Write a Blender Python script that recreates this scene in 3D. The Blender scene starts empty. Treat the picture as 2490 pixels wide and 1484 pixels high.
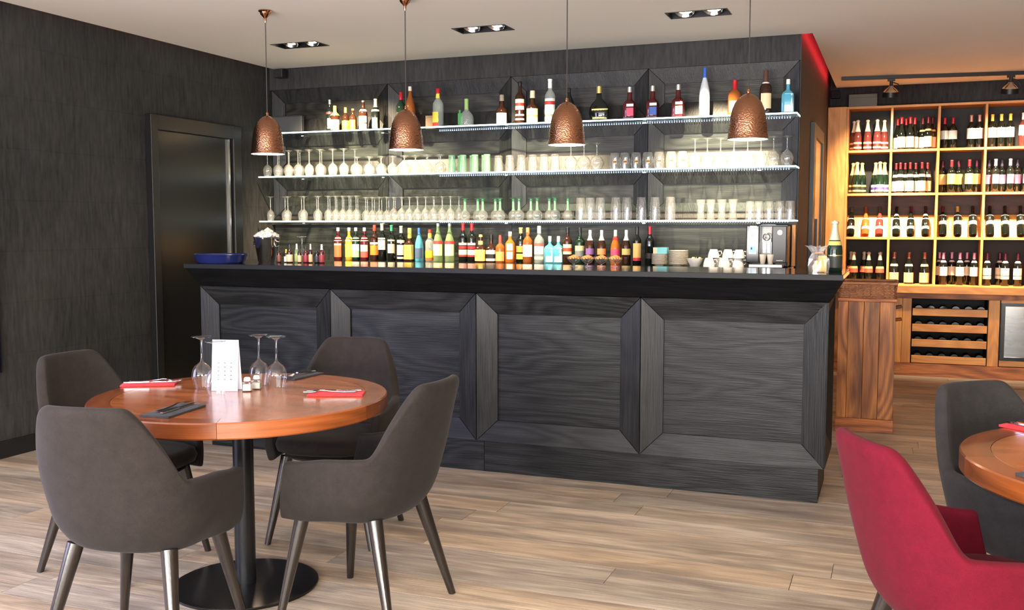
import bpy, bmesh, math, random
from mathutils import Vector, Matrix
random.seed(7)
R = math.radians
sc = bpy.context.scene
COL = sc.collection

# ------------------------------------------------------------------ camera, world, lights, exposure
cd = bpy.data.cameras.new('camera'); cam = bpy.data.objects.new('camera', cd); COL.objects.link(cam)
cam.location = (0.3004, -5.0884, 1.40)
cam.rotation_euler = (R(90 - 4.616), 0, R(21.153))
cd.sensor_fit = 'HORIZONTAL'; cd.sensor_width = 36.0
cd.lens = 2409.36 / 2490 * 36.0
cd.clip_start = .05
sc.camera = cam
sc.view_settings.view_transform = 'Standard'; sc.view_settings.look = 'None'
sc.view_settings.gamma = 1.0; sc.view_settings.use_curve_mapping = False
sc.view_settings.exposure = 0.38
try:
    sc.cycles.use_denoising = True
    sc.cycles.max_bounces = 10; sc.cycles.diffuse_bounces = 4; sc.cycles.glossy_bounces = 4
    sc.cycles.adaptive_threshold = .02; sc.cycles.transparent_max_bounces = 32; sc.cycles.transmission_bounces = 6
    sc.cycles.sample_clamp_indirect = 6.0; sc.cycles.caustics_reflective = False; sc.cycles.caustics_refractive = False
except Exception: pass
w = bpy.data.worlds.new('world'); sc.world = w; w.use_nodes = True
w.node_tree.nodes['Background'].inputs[0].default_value = (.75, .85, 1, 1)
w.node_tree.nodes['Background'].inputs[1].default_value = 1.2

def area(name, loc, rot, sx, sy, power, color):
    l = bpy.data.lights.new(name, 'AREA'); l.shape = 'RECTANGLE'; l.size = sx; l.size_y = sy
    l.energy = power; l.color = color
    o = bpy.data.objects.new(name, l); COL.objects.link(o); o.location = loc; o.rotation_euler = rot
    return o
# daylight through the tall windows of the rear wall (behind the camera) and of the left wall nearer the camera
area('daylight_rear_window', (-0.6, -7.02, 1.75), (R(82), 0, 0), 6.4, 1.7, 230, (1.0, .98, .96))
area('ceiling_fill_ground_bounce', (-0.6, -7.02, .85), (R(138), 0, 0), 6.4, 1.0, 620, (1.0, .94, .87))  # added upward lamp that lifts the ceiling, standing for ground bounce
area('daylight_left_window', (-4.70, -4.1, 1.45), (R(90), 0, R(-90)), 2.6, 2.2, 150, (.60, .62, 1.0))

def spot(name, loc, target, power, color, angle, blend=.5, size=.03):
    l = bpy.data.lights.new(name, 'SPOT'); l.energy = power; l.color = color
    l.spot_size = R(angle); l.spot_blend = blend; l.shadow_soft_size = size
    o = bpy.data.objects.new(name, l); COL.objects.link(o); o.location = loc
    d = Vector(target) - Vector(loc); o.rotation_euler = d.to_track_quat('-Z', 'Y').to_euler()
    return o

# ------------------------------------------------------------------ materials
MATS = {}
def newmat(name):
    m = bpy.data.materials.new(name); m.use_nodes = True
    nt = m.node_tree; b = nt.nodes['Principled BSDF']
    return m, nt, b
def N(nt, t, **kw):
    n = nt.nodes.new(t)
    for k, v in kw.items(): setattr(n, k, v)
    return n
def rgba(c): return (c[0], c[1], c[2], 1)
def s2l(r, g, b):
    f = lambda v: (v/255/12.92) if v/255 <= .04045 else ((v/255+.055)/1.055)**2.4
    return (f(r), f(g), f(b))
def plain(name, c, rough=.5, metal=0, spec=.5, emit=None, es=0, coat=0):
    if name in MATS: return MATS[name]
    m, nt, b = newmat(name)
    b.inputs['Base Color'].default_value = rgba(c); b.inputs['Roughness'].default_value = rough
    b.inputs['Metallic'].default_value = metal; b.inputs['Specular IOR Level'].default_value = spec
    b.inputs['Coat Weight'].default_value = coat
    if emit:
        b.inputs['Emission Color'].default_value = rgba(emit); b.inputs['Emission Strength'].default_value = es
    MATS[name] = m; return m
def paper(r, g, b):
    k = 'print_%d_%d_%d' % (r, g, b)
    return plain(k, s2l(r, g, b), .55)
def emission(name, c, s):
    m = bpy.data.materials.new(name); m.use_nodes = True; nt = m.node_tree; nt.nodes.clear()
    e = N(nt, 'ShaderNodeEmission'); e.inputs[0].default_value = rgba(c); e.inputs[1].default_value = s
    o = N(nt, 'ShaderNodeOutputMaterial'); nt.links.new(e.outputs[0], o.inputs[0]); MATS[name] = m; return m
def wood(name, c1, c2, axis='X', scale=1.0, rough=.5, bump=.15, var=.0, coord='Object', coat=0, pores=.35, stretch=14, c3=None, rings=.5, spec=.5, tints=None):
    m, nt, b = newmat(name); L = nt.links.new
    tc = N(nt, 'ShaderNodeTexCoord'); oi = N(nt, 'ShaderNodeObjectInfo')
    addv = N(nt, 'ShaderNodeVectorMath', operation='ADD')
    mul = N(nt, 'ShaderNodeMath', operation='MULTIPLY'); mul.inputs[1].default_value = 37.0
    L(oi.outputs['Random'], mul.inputs[0]); L(tc.outputs[coord], addv.inputs[0]); L(mul.outputs[0], addv.inputs[1])
    s = [stretch, stretch, stretch]; s['XYZ'.index(axis)] = 1.0
    mp = N(nt, 'ShaderNodeMapping'); mp.inputs['Scale'].default_value = [v*scale for v in s]
    L(addv.outputs[0], mp.inputs[0])
    n1 = N(nt, 'ShaderNodeTexNoise'); n1.inputs['Scale'].default_value = 1.0; n1.inputs['Detail'].default_value = 7; n1.inputs['Distortion'].default_value = .6
    L(mp.outputs[0], n1.inputs['Vector'])
    # long cathedral figure
    s2 = [3.6, 3.6, 3.6]; s2['XYZ'.index(axis)] = .7
    mp2 = N(nt, 'ShaderNodeMapping'); mp2.inputs['Scale'].default_value = [v*scale for v in s2]; L(addv.outputs[0], mp2.inputs[0])
    n2 = N(nt, 'ShaderNodeTexNoise'); n2.inputs['Scale'].default_value = 1.0; n2.inputs['Detail'].default_value = 2; L(mp2.outputs[0], n2.inputs['Vector'])
    ml = N(nt, 'ShaderNodeMath', operation='MULTIPLY'); ml.inputs[1].default_value = 26; L(n2.outputs['Fac'], ml.inputs[0])
    fr = N(nt, 'ShaderNodeMath', operation='PINGPONG'); fr.inputs[1].default_value = 1.0; L(ml.outputs[0], fr.inputs[0])
    mixf = N(nt, 'ShaderNodeMix'); mixf.inputs[0].default_value = rings*.5; L(n1.outputs['Fac'], mixf.inputs[2]); L(fr.outputs[0], mixf.inputs[3])
    cr = N(nt, 'ShaderNodeValToRGB'); cr.color_ramp.elements[0].color = rgba(c1); cr.color_ramp.elements[1].color = rgba(c2)
    cr.color_ramp.elements[0].position = .28; cr.color_ramp.elements[1].position = .72
    L(mixf.outputs[0], cr.inputs[0])
    # fine pores
    s3 = [170, 170, 170]; s3['XYZ'.index(axis)] = 6
    mp3 = N(nt, 'ShaderNodeMapping'); mp3.inputs['Scale'].default_value = [v*scale for v in s3]; L(addv.outputs[0], mp3.inputs[0])
    n3 = N(nt, 'ShaderNodeTexNoise'); n3.inputs['Scale'].default_value = 1.0; n3.inputs['Detail'].default_value = 2; L(mp3.outputs[0], n3.inputs['Vector'])
    hs = N(nt, 'ShaderNodeHueSaturation')
    rr = N(nt, 'ShaderNodeMapRange'); rr.inputs['To Min'].default_value = 1-pores; rr.inputs['To Max'].default_value = 1+pores*.6
    rr.inputs['From Min'].default_value = .3; rr.inputs['From Max'].default_value = .7
    L(n3.outputs['Fac'], rr.inputs[0])
    vv = N(nt, 'ShaderNodeMapRange'); vv.inputs['To Min'].default_value = 1-var; vv.inputs['To Max'].default_value = 1+var
    L(oi.outputs['Random'], vv.inputs[0])
    mm = N(nt, 'ShaderNodeMath', operation='MULTIPLY'); L(rr.outputs[0], mm.inputs[0]); L(vv.outputs[0], mm.inputs[1])
    L(mm.outputs[0], hs.inputs['Value']); L(cr.outputs[0], hs.inputs['Color'])
    outc = hs.outputs[0]
    if c3:
        mx = N(nt, 'ShaderNodeMix', data_type='RGBA'); s4 = [1.5]*3
        n4 = N(nt, 'ShaderNodeTexNoise'); n4.inputs['Scale'].default_value = 2.2*scale; n4.inputs['Detail'].default_value = 4; L(mp2.outputs[0], n4.inputs['Vector'])
        r4 = N(nt, 'ShaderNodeMapRange'); r4.inputs['From Min'].default_value = .48; r4.inputs['From Max'].default_value = .72; L(n4.outputs['Fac'], r4.inputs[0])
        L(r4.outputs[0], mx.inputs[0]); L(outc, mx.inputs[6]); mx.inputs[7].default_value = rgba(c3); outc = mx.outputs[2]
    if tints:
        tr_ = N(nt, 'ShaderNodeValToRGB'); tr_.color_ramp.interpolation = 'CONSTANT'; el = tr_.color_ramp.elements
        while len(el) < len(tints): el.new(.5)
        for i, c in enumerate(tints): el[i].position = i/len(tints); el[i].color = rgba(c)
        L(oi.outputs['Random'], tr_.inputs[0])
        mt = N(nt, 'ShaderNodeMix', data_type='RGBA', blend_type='MULTIPLY'); mt.inputs[0].default_value = 1.0; L(outc, mt.inputs[6]); L(tr_.outputs[0], mt.inputs[7]); outc = mt.outputs[2]
    L(outc, b.inputs['Base Color'])
    b.inputs['Roughness'].default_value = rough; b.inputs['Coat Weight'].default_value = coat; b.inputs['Coat Roughness'].default_value = .15
    b.inputs['Specular IOR Level'].default_value = spec
    bp = N(nt, 'ShaderNodeBump'); bp.inputs['Strength'].default_value = bump; bp.inputs['Distance'].default_value = .004
    ad = N(nt, 'ShaderNodeMath', operation='ADD'); L(n3.outputs['Fac'], ad.inputs[0]); L(mixf.outputs[0], ad.inputs[1])
    L(ad.outputs[0], bp.inputs['Height']); L(bp.outputs[0], b.inputs['Normal'])
    MATS[name] = m; return m
def thin_glass(name, tint=(1,1,1), base=.07, edge=.75, diff=.03, rough=.02):
    m = bpy.data.materials.new(name); m.use_nodes = True; nt = m.node_tree; nt.nodes.clear(); L = nt.links.new
    tr = N(nt, 'ShaderNodeBsdfTransparent'); tr.inputs[0].default_value = rgba(tint)
    gl = N(nt, 'ShaderNodeBsdfGlossy'); gl.inputs['Roughness'].default_value = rough; gl.inputs['Color'].default_value = (1,1,1,1)
    df = N(nt, 'ShaderNodeBsdfDiffuse'); df.inputs[0].default_value = rgba([min(1, .25+t*.75) for t in tint])  # small diffuse share simulates the whitish glow of spotlit glass
    lw = N(nt, 'ShaderNodeLayerWeight'); lw.inputs[0].default_value = .5
    pw = N(nt, 'ShaderNodeMath', operation='POWER'); pw.inputs[1].default_value = 2.6; L(lw.outputs['Facing'], pw.inputs[0])
    mr = N(nt, 'ShaderNodeMapRange'); mr.inputs['To Min'].default_value = base; mr.inputs['To Max'].default_value = edge; L(pw.outputs[0], mr.inputs[0])
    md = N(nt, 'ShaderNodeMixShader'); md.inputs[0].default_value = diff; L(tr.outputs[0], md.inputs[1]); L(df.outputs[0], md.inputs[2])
    ms = N(nt, 'ShaderNodeMixShader'); L(mr.outputs[0], ms.inputs[0]); L(md.outputs[0], ms.inputs[1]); L(gl.outputs[0], ms.inputs[2])
    o = N(nt, 'ShaderNodeOutputMaterial'); L(ms.outputs[0], o.inputs[0]); MATS[name] = m; return m
def bottle_glass(name, c, opaque=.6, rough=.04):
    m = bpy.data.materials.new(name); m.use_nodes = True; nt = m.node_tree; L = nt.links.new
    b = nt.nodes['Principled BSDF']; out = nt.nodes['Material Output']
    b.inputs['Base Color'].default_value = rgba(c); b.inputs['Roughness'].default_value = rough; b.inputs['Specular IOR Level'].default_value = .6
    tr = N(nt, 'ShaderNodeBsdfTransparent'); tr.inputs[0].default_value = rgba([min(1, v*1.5+.04) for v in c])
    ms = N(nt, 'ShaderNodeMixShader'); ms.inputs[0].default_value = opaque; L(tr.outputs[0], ms.inputs[1]); L(b.outputs[0], ms.inputs[2])
    L(ms.outputs[0], out.inputs[0]); MATS[name] = m; return m
def fabric(name, c1, c2, rough=.9, sheen=.25):
    m, nt, b = newmat(name); L = nt.links.new
    tc = N(nt, 'ShaderNodeTexCoord')
    n1 = N(nt, 'ShaderNodeTexNoise'); n1.inputs['Scale'].default_value = 22; n1.inputs['Detail'].default_value = 8; n1.inputs['Roughness'].default_value = .7; L(tc.outputs['Object'], n1.inputs['Vector'])
    n2 = N(nt, 'ShaderNodeTexNoise'); n2.inputs['Scale'].default_value = 420; n2.inputs['Detail'].default_value = 3; L(tc.outputs['Object'], n2.inputs['Vector'])
    mx = N(nt, 'ShaderNodeMix'); mx.inputs[0].default_value = .5; L(n1.outputs['Fac'], mx.inputs[2]); L(n2.outputs['Fac'], mx.inputs[3])
    cr = N(nt, 'ShaderNodeValToRGB'); cr.color_ramp.elements[0].color = rgba(c1); cr.color_ramp.elements[1].color = rgba(c2)
    cr.color_ramp.elements[0].position = .38; cr.color_ramp.elements[1].position = .62
    L(mx.outputs[0], cr.inputs[0]); L(cr.outputs[0], b.inputs['Base Color'])
    b.inputs['Roughness'].default_value = rough; b.inputs['Sheen Weight'].default_value = sheen; b.inputs['Sheen Roughness'].default_value = .4
    b.inputs['Specular IOR Level'].default_value = .2
    bp = N(nt, 'ShaderNodeBump'); bp.inputs['Strength'].default_value = .12; bp.inputs['Distance'].default_value = .002; L(n2.outputs['Fac'], bp.inputs['Height']); L(bp.outputs[0], b.inputs['Normal'])
    MATS[name] = m; return m
def walltex(name, c1, c2, rough=.75, spec=.3):
    # dark textured wall covering: big rectangular fields with fine vertical streaks
    m, nt, b = newmat(name); L = nt.links.new
    tc = N(nt, 'ShaderNodeTexCoord')
    mp = N(nt, 'ShaderNodeMapping'); mp.inputs['Scale'].default_value = (55, 55, 9); L(tc.outputs['Object'], mp.inputs[0])
    n1 = N(nt, 'ShaderNodeTexNoise'); n1.inputs['Scale'].default_value = 1; n1.inputs['Detail'].default_value = 6; L(mp.outputs[0], n1.inputs['Vector'])
    n2 = N(nt, 'ShaderNodeTexNoise'); n2.inputs['Scale'].default_value = 1.4; n2.inputs['Detail'].default_value = 5; L(tc.outputs['Object'], n2.inputs['Vector'])
    cmb = N(nt, 'ShaderNodeCombineXYZ'); sp = N(nt, 'ShaderNodeSeparateXYZ'); L(tc.outputs['Object'], sp.inputs[0])
    ad = N(nt, 'ShaderNodeMath', operation='ADD'); L(sp.outputs[0], ad.inputs[0]); L(sp.outputs[1], ad.inputs[1]); L(ad.outputs[0], cmb.inputs[0]); L(sp.outputs[2], cmb.inputs[1])
    br = N(nt, 'ShaderNodeTexBrick'); br.inputs['Scale'].default_value = 1.0; br.inputs['Mortar Size'].default_value = .004; br.inputs['Brick Width'].default_value = .62; br.inputs['Row Height'].default_value = .31
    br.inputs['Color1'].default_value = (.35,.35,.35,1); br.inputs['Color2'].default_value = (.65,.65,.65,1); br.inputs['Mortar'].default_value = (.2,.2,.2,1)
    L(cmb.outputs[0], br.inputs['Vector'])
    m1 = N(nt, 'ShaderNodeMix'); m1.inputs[0].default_value = .45; L(n1.outputs['Fac'], m1.inputs[2]); L(n2.outputs['Fac'], m1.inputs[3])
    m2 = N(nt, 'ShaderNodeMix'); m2.inputs[0].default_value = .13; L(m1.outputs[0], m2.inputs[2]); L(br.outputs['Color'], m2.inputs[3])
    cr = N(nt, 'ShaderNodeValToRGB'); cr.color_ramp.elements[0].color = rgba(c1); cr.color_ramp.elements[1].color = rgba(c2)
    cr.color_ramp.elements[0].position = .34; cr.color_ramp.elements[1].position = .66
    L(m2.outputs[0], cr.inputs[0]); L(cr.outputs[0], b.inputs['Base Color'])
    b.inputs['Roughness'].default_value = rough; b.inputs['Specular IOR Level'].default_value = spec
    bp = N(nt, 'ShaderNodeBump'); bp.inputs['Strength'].default_value = .3; bp.inputs['Distance'].default_value = .004; L(n1.outputs['Fac'], bp.inputs['Height']); L(bp.outputs[0], b.inputs['Normal'])
    MATS[name] = m; return m
def hammered(name, c, rough=.16, dist=.0035):
    m, nt, b = newmat(name); L = nt.links.new
    tc = N(nt, 'ShaderNodeTexCoord'); v = N(nt, 'ShaderNodeTexVoronoi'); v.inputs['Scale'].default_value = 130; L(tc.outputs['Object'], v.inputs['Vector'])
    bp = N(nt, 'ShaderNodeBump'); bp.inputs['Strength'].default_value = .45; bp.inputs['Distance'].default_value = dist; L(v.outputs['Distance'], bp.inputs['Height']); L(bp.outputs[0], b.inputs['Normal'])
    b.inputs['Base Color'].default_value = rgba(c); b.inputs['Metallic'].default_value = 1; b.inputs['Roughness'].default_value = rough
    MATS[name] = m; return m
def granite(name):
    m, nt, b = newmat(name); L = nt.links.new
    tc = N(nt, 'ShaderNodeTexCoord'); n = N(nt, 'ShaderNodeTexNoise'); n.inputs['Scale'].default_value = 260; n.inputs['Detail'].default_value = 3; L(tc.outputs['Object'], n.inputs['Vector'])
    cr = N(nt, 'ShaderNodeValToRGB'); cr.color_ramp.elements[0].color = (.006,.0065,.007,1); cr.color_ramp.elements[1].color = (.05,.052,.056,1)
    cr.color_ramp.elements[0].position = .5; cr.color_ramp.elements[1].position = .72
    L(n.outputs['Fac'], cr.inputs[0]); L(cr.outputs[0], b.inputs['Base Color']); b.inputs['Roughness'].default_value = .09; b.inputs['Specular IOR Level'].default_value = .4
    MATS[name] = m; return m

DOX = wood('charcoal_oak_horizontal', (.0055,.0058,.006), (.017,.0178,.0185), 'X', 1.0, .42, .35, .12, rings=.9, spec=.2)
DOZ = wood('charcoal_oak_vertical', (.0065,.0066,.0068), (.019,.0195,.02), 'Z', 1.0, .38, .3, .18, rings=.35, spec=.2)
DOY = wood('charcoal_oak_end', (.006,.0062,.0064), (.018,.0187,.0193), 'Z', 1.0, .42, .3, .12, rings=.35, spec=.2)
DBX = wood('charcoal_oak_lit_board', (.012,.0115,.010), (.036,.034,.029), 'X', 1.0, .45, .3, .15, rings=.8, spec=.3)  # charcoal oak made lighter and warmer to paint in the spotlight glow
DBZ = wood('charcoal_oak_lit_slat', (.0085,.0085,.0083), (.027,.027,.026), 'Z', 1.0, .42, .3, .15, rings=.35, spec=.3)  # slat version of the same oak, lamp glow put into its colour
FASC = wood('black_oak_fascia', (.002,.002,.0022), (.0045,.0046,.005), 'X', 1.0, .6, .15, .05, spec=.08)
FLOOR = wood('grey_oak_plank', s2l(146,133,119), s2l(208,194,176), 'X', 1.0, .45, .3, .10, c3=s2l(132,122,112), pores=.28, rings=.3, tints=[(.98,.95,.90),(.80,.80,.80),(1.0,.94,.86),(.90,.90,.90),(.92,.84,.74)])
TABW = wood('warm_walnut_top', s2l(110,56,24), s2l(170,98,48), 'X', 1.0, .26, .02, .08, coat=.3, pores=.16, rings=.5)
TABR = wood('warm_walnut_rim', s2l(98,48,22), s2l(150,82,40), 'X', 1.0, .26, .06, .28, coord='UV', coat=.3, pores=.12, rings=.4, stretch=9)
OAKX = wood('honey_oak_horizontal', s2l(196,122,54), s2l(226,158,84), 'X', 1.0, .45, .1, .07, pores=.12, rings=.5)
OAKZ = wood('honey_oak_vertical', s2l(194,122,54), s2l(224,156,82), 'Z', 1.0, .45, .1, .07, pores=.12, rings=.5)
RUST = wood('rustic_board', s2l(124,70,32), s2l(192,124,64), 'Z', 1.0, .5, .25, .2, c3=s2l(70,38,20), pores=.25, rings=.8)
RUSTX = wood('rustic_plinth', s2l(134,70,30), s2l(190,112,52), 'X', 1.0, .5, .25, .1, pores=.25, rings=.9)
LEGW = wood('dark_stained_leg', s2l(22,18,15), s2l(42,35,29), 'Z', 1.6, .26, .1, .1, pores=.2, rings=.2, coat=.2)
DOORM = plain('dark_bronze_door', (.012,.0115,.0105), .28, .2)
FRAMEM = plain('black_door_frame', (.007,.0072,.0075), .4)
WALLD = walltex('dark_wall_covering', (.011,.0108,.0105), (.042,.041,.040))
CEIL = plain('warm_white_ceiling', s2l(228,220,210), .85)
BLACK = plain('black_metal', (.012,.012,.013), .38, .3)
SATIN = plain('satin_black_steel', (.02,.021,.023), .3, .6)
GREYF = fabric('taupe_grey_velour', s2l(33,29,27), s2l(43,38,36), sheen=.05)
GREYD = fabric('charcoal_grey_velour', s2l(38,36,36), s2l(48,46,46), sheen=.05)
REDF = fabric('crimson_velour', s2l(80,3,22), s2l(93,6,28), sheen=.02)
COPPER = hammered('hammered_copper', (.38,.185,.105), .2, .003)
COPPERS = plain('smooth_copper', (.55,.26,.15), .12, 1)
WARMIN = plain('cream_enamel_inside', (.95,.82,.74), .5)
CHROME = plain('polished_steel', (.72,.73,.75), .12, 1)
STEEL = plain('brushed_steel', (.6,.58,.54), .25, 1)
GRAN = granite('polished_black_granite')
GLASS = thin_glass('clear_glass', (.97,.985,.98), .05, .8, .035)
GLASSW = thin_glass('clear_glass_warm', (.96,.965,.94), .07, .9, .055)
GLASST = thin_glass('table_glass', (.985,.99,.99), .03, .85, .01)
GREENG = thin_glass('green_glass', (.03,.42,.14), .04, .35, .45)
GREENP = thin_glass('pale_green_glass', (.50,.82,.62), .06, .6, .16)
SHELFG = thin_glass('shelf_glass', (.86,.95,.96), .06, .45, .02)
LED = emission('cool_led_edge', (.72,.9,1.0), 5.0)
LEDDOT = emission('led_dot', (.6,.75,1.0), 1.6)
REDLED = emission('red_led', (1,.03,.04), 20.0)
REDLEDW = emission('red_led_dim', (1,.03,.06), 1.6)
BULB = emission('warm_bulb', (1,.80,.62), 22.0)
LAMPW = emission('warm_lamp_disc', (1,.84,.62), 9.0)
WHITEP = plain('white_porcelain', (.82,.80,.76), .25)
CREAM = plain('cream_porcelain', (.80,.74,.62), .3)
B_DARK = bottle_glass('dark_wine_glass', (.006,.008,.006), 1.0)
B_BROWN = bottle_glass('brown_bottle_glass', (.035,.012,.006), .9)
B_AMBER = bottle_glass('amber_liquor', (.40,.13,.03), .6)
B_CLEAR = bottle_glass('clear_bottle', (.62,.66,.62), .28)
B_GREEN = bottle_glass('pale_green_bottle', (.30,.40,.20), .5)
B_DGREEN = bottle_glass('dark_green_bottle', (.008,.022,.012), .95)
B_BLUE = bottle_glass('turquoise_bottle', (.12,.45,.58), .65)
B_FROST = bottle_glass('frosted_bottle', (.62,.68,.72), .85, .35)
B_RED = bottle_glass('dark_red_liquor', (.09,.012,.014), .8)
B_YEL = bottle_glass('yellow_liquor', (.62,.45,.05), .6)
B_ROSE = bottle_glass('rose_wine', (.16,.035,.03), .85)
B_ORA = bottle_glass('orange_liquor', (.6,.2,.03), .6)

# ------------------------------------------------------------------ helpers
def link(name, me, mat=None, parent=None, loc=None, rot=None):
    o = bpy.data.objects.new(name, me); COL.objects.link(o)
    if mat is not None and me is not None and len(me.materials) == 0: me.materials.append(mat)
    if parent is not None: o.parent = parent
    if loc is not None: o.location = loc
    if rot is not None: o.rotation_euler = rot
    return o
def tag(o, label=None, cat=None, group=None, kind=None):
    if label: o['label'] = label
    if cat: o['category'] = cat
    if group: o['group'] = group
    if kind: o['kind'] = kind
    return o
def thing(name, label, cat, loc=(0,0,0), rotz=0, group=None):
    o = bpy.data.objects.new(name, None); COL.objects.link(o); o.empty_display_size = .1
    o.location = loc; o.rotation_euler = (0, 0, rotz); return tag(o, label, cat, group)
def copy_tree(o, parent=None):
    c = o.copy(); COL.objects.link(c); c.parent = parent
    for ch in list(o.children): copy_tree(ch, c)
    return c
def mesh(verts, faces, smooth=False, sharp=None):
    me = bpy.data.meshes.new('m'); me.from_pydata([tuple(v) for v in verts], [], faces); me.update()
    if smooth:
        for p in me.polygons: p.use_smooth = True
        if sharp: me.set_sharp_from_angle(angle=R(sharp))
    return me
def box_data(x0, x1, y0, y1, z0, z1):
    return ([(x0,y0,z0),(x1,y0,z0),(x1,y1,z0),(x0,y1,z0),(x0,y0,z1),(x1,y0,z1),(x1,y1,z1),(x0,y1,z1)],
            [(0,3,2,1),(4,5,6,7),(0,1,5,4),(1,2,6,5),(2,3,7,6),(3,0,4,7)])
def boxm(x0, x1, y0, y1, z0, z1, bevel=0):
    v, f = box_data(min(x0,x1), max(x0,x1), min(y0,y1), max(y0,y1), min(z0,z1), max(z0,z1))
    me = mesh(v, f)
    if bevel:
        bm = bmesh.new(); bm.from_mesh(me)
        bmesh.ops.bevel(bm, geom=list(bm.edges), offset=bevel, segments=2, affect='EDGES', profile=.5)
        bm.to_mesh(me); bm.free()
    return me
def box(name, x0, x1, y0, y1, z0, z1, mat, parent=None, bevel=0): return link(name, boxm(x0,x1,y0,y1,z0,z1,bevel), mat, parent)
def multi(boxes):
    V, F = [], []
    for b in boxes:
        v, f = box_data(*b); n = len(V); V += v; F += [tuple(i+n for i in q) for q in f]
    return mesh(V, F)
def lathe(prof, seg=20, sq=0, smooth=True, sharp=40, mats=None, cx=0, cy=0, flat=1.0):
    V, F = [], []; rings = []
    for (r, z) in prof:
        if r < 1e-6: V.append((cx, cy, z)); rings.append([len(V)-1])
        else:
            ring = []
            for i in range(seg):
                a = 2*math.pi*(i+.5)/seg; c, s = math.cos(a), math.sin(a); k = 1
                if sq and r > sq: k = min(1.25, 1/((abs(c)**6+abs(s)**6)**(1/6)))
                V.append((cx+r*k*c, cy+r*k*s*flat, z)); ring.append(len(V)-1)
            rings.append(ring)
    for a, b in zip(rings, rings[1:]):
        if len(a) == 1 and len(b) == 1: continue
        for i in range(seg):
            j = (i+1) % seg
            if len(a) == 1: F.append((a[0], b[j], b[i]))
            elif len(b) == 1: F.append((a[i], a[j], b[0]))
            else: F.append((a[i], a[j], b[j], b[i]))
    return mesh(V, F, smooth, sharp)
def tube_path(pts, rad, seg=8, cap=True):
    pts = [Vector(p) for p in pts]; n = len(pts); V, F = [], []
    rr = rad if isinstance(rad, (list, tuple)) else [rad]*n
    up = Vector((0,0,1))
    for i, p in enumerate(pts):
        t = (pts[min(i+1, n-1)]-pts[max(i-1, 0)]).normalized()
        a = t.cross(up if abs(t.z) < .95 else Vector((1,0,0))).normalized(); b = a.cross(t)
        for k in range(seg):
            an = 2*math.pi*k/seg; V.append(p + (a*math.cos(an)+b*math.sin(an))*rr[i])
    for i in range(n-1):
        for k in range(seg):
            k2 = (k+1) % seg; F.append((i*seg+k, i*seg+k2, (i+1)*seg+k2, (i+1)*seg+k))
    if cap: F.append(tuple(range(seg))[::-1]); F.append(tuple((n-1)*seg+k for k in range(seg)))
    return mesh(V, F, True, 50)

# ------------------------------------------------------------------ room
XL, XS, YB, YF, HC = -4.68, -.345, 2.10, 5.25, 2.70
fl = box('floor', XL-.1, 4.6, -7.1, YF+.1, -.06, -.011, FLOOR); tag(fl, kind='structure')
rw = .187; y = -3.3; nplank = 0; row = 0
while y < YF-.05:
    x = XL + .02 - random.uniform(0, 1.9)
    while x < 3.05:
        Lp = random.uniform(1.55, 2.05); x0, x1 = max(x, XL+.005), min(x+Lp, 3.1)
        if x1 - x0 > .12:
            me = mesh(*box_data(-(x1-x0)/2+.0012, (x1-x0)/2-.0012, -rw/2+.0011, rw/2-.0011, -.011, random.uniform(-.0005, 0)))
            link('plank', me, FLOOR, fl, ((x0+x1)/2, y+rw/2, 0)); nplank += 1
        x += Lp
    y += rw; row += 1
# ceiling panel with openings for the recessed lights
DL = [(-3.766, 1.165), (-2.303, 1.105), (-.878, 1.14)]
HW, HD = .19, .098
def ceiling_mesh():
    xs = sorted({-4.60, -.27, 4.6} | {c[0]+s*HW for c in DL for s in (-1, 1)})
    ys = sorted({-7.05, 2.045, 4.93} | {c[1]+s*HD for c in DL for s in (-1, 1)})
    V, F = [], []
    for i in range(len(xs)-1):
        for j in range(len(ys)-1):
            cx, cy = (xs[i]+xs[i+1])/2, (ys[j]+ys[j+1])/2
            if cx < -.27 and cy > 2.045: continue
            if any(abs(cx-a) < HW and abs(cy-b) < HD for a, b in DL): continue
            v, f = box_data(xs[i], xs[i+1], ys[j], ys[j+1], HC, HC+.06); n = len(V); V += v; F += [tuple(k+n for k in q) for q in f]
    return mesh(V, F)
tag(link('ceiling', ceiling_mesh(), CEIL), kind='structure')
tag(box('ceiling', XL-.1, 4.7, -7.1, YF+.1, 2.98, 3.05, plain('upper_soffit', (.25,.23,.22), .8)), kind='structure')
# left wall with the opening of the tall window nearer the camera
wl = link('wall_left', multi([(XL-.2, XL, -2.75, 2.4, 0, 3.0), (XL-.2, XL, -7.1, -5.45, 0, 3.0), (XL-.2, XL, -5.45, -2.75, 0, .3), (XL-.2, XL, -5.45, -2.75, 2.6, 3.0)]), WALLD); tag(wl, kind='structure')
def window(name, x0, x1, y0, y1, z0, z1, along):
    e = thing(name, None, None); tag(e, kind='structure')
    t = .035
    if along == 'Y':
        for a in (y0, (y0+y1)/2-t/2, y1-t): box('window_frame', x0, x1, a, a+t, z0, z1, FRAMEM, e)
        for a in (z0, z1-t): box('window_frame', x0, x1, y0, y1, a, a+t, FRAMEM, e)
    else:
        n = 4
        for k in range(n+1):
            a = x0+(x1-x0-t)*k/n; box('window_frame', a, a+t, y0, y1, z0, z1, FRAMEM, e)
        for a in (z0, z1-t): box('window_frame', x0, x1, y0, y1, a, a+t, FRAMEM, e)
    return e
window('window_1', XL-.16, XL-.10, -5.45, -2.75, .3, 2.6, 'Y')
wr = link('wall_rear', multi([(XL-.2, -3.9, -7.3, -7.1, 0, 3.0), (2.7, 4.8, -7.3, -7.1, 0, 3.0), (-3.9, 2.7, -7.3, -7.1, 0, .25), (-3.9, 2.7, -7.3, -7.1, 2.62, 3.0)]), plain('rear_wall_paint', s2l(120,112,104), .8)); tag(wr, kind='structure')
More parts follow.
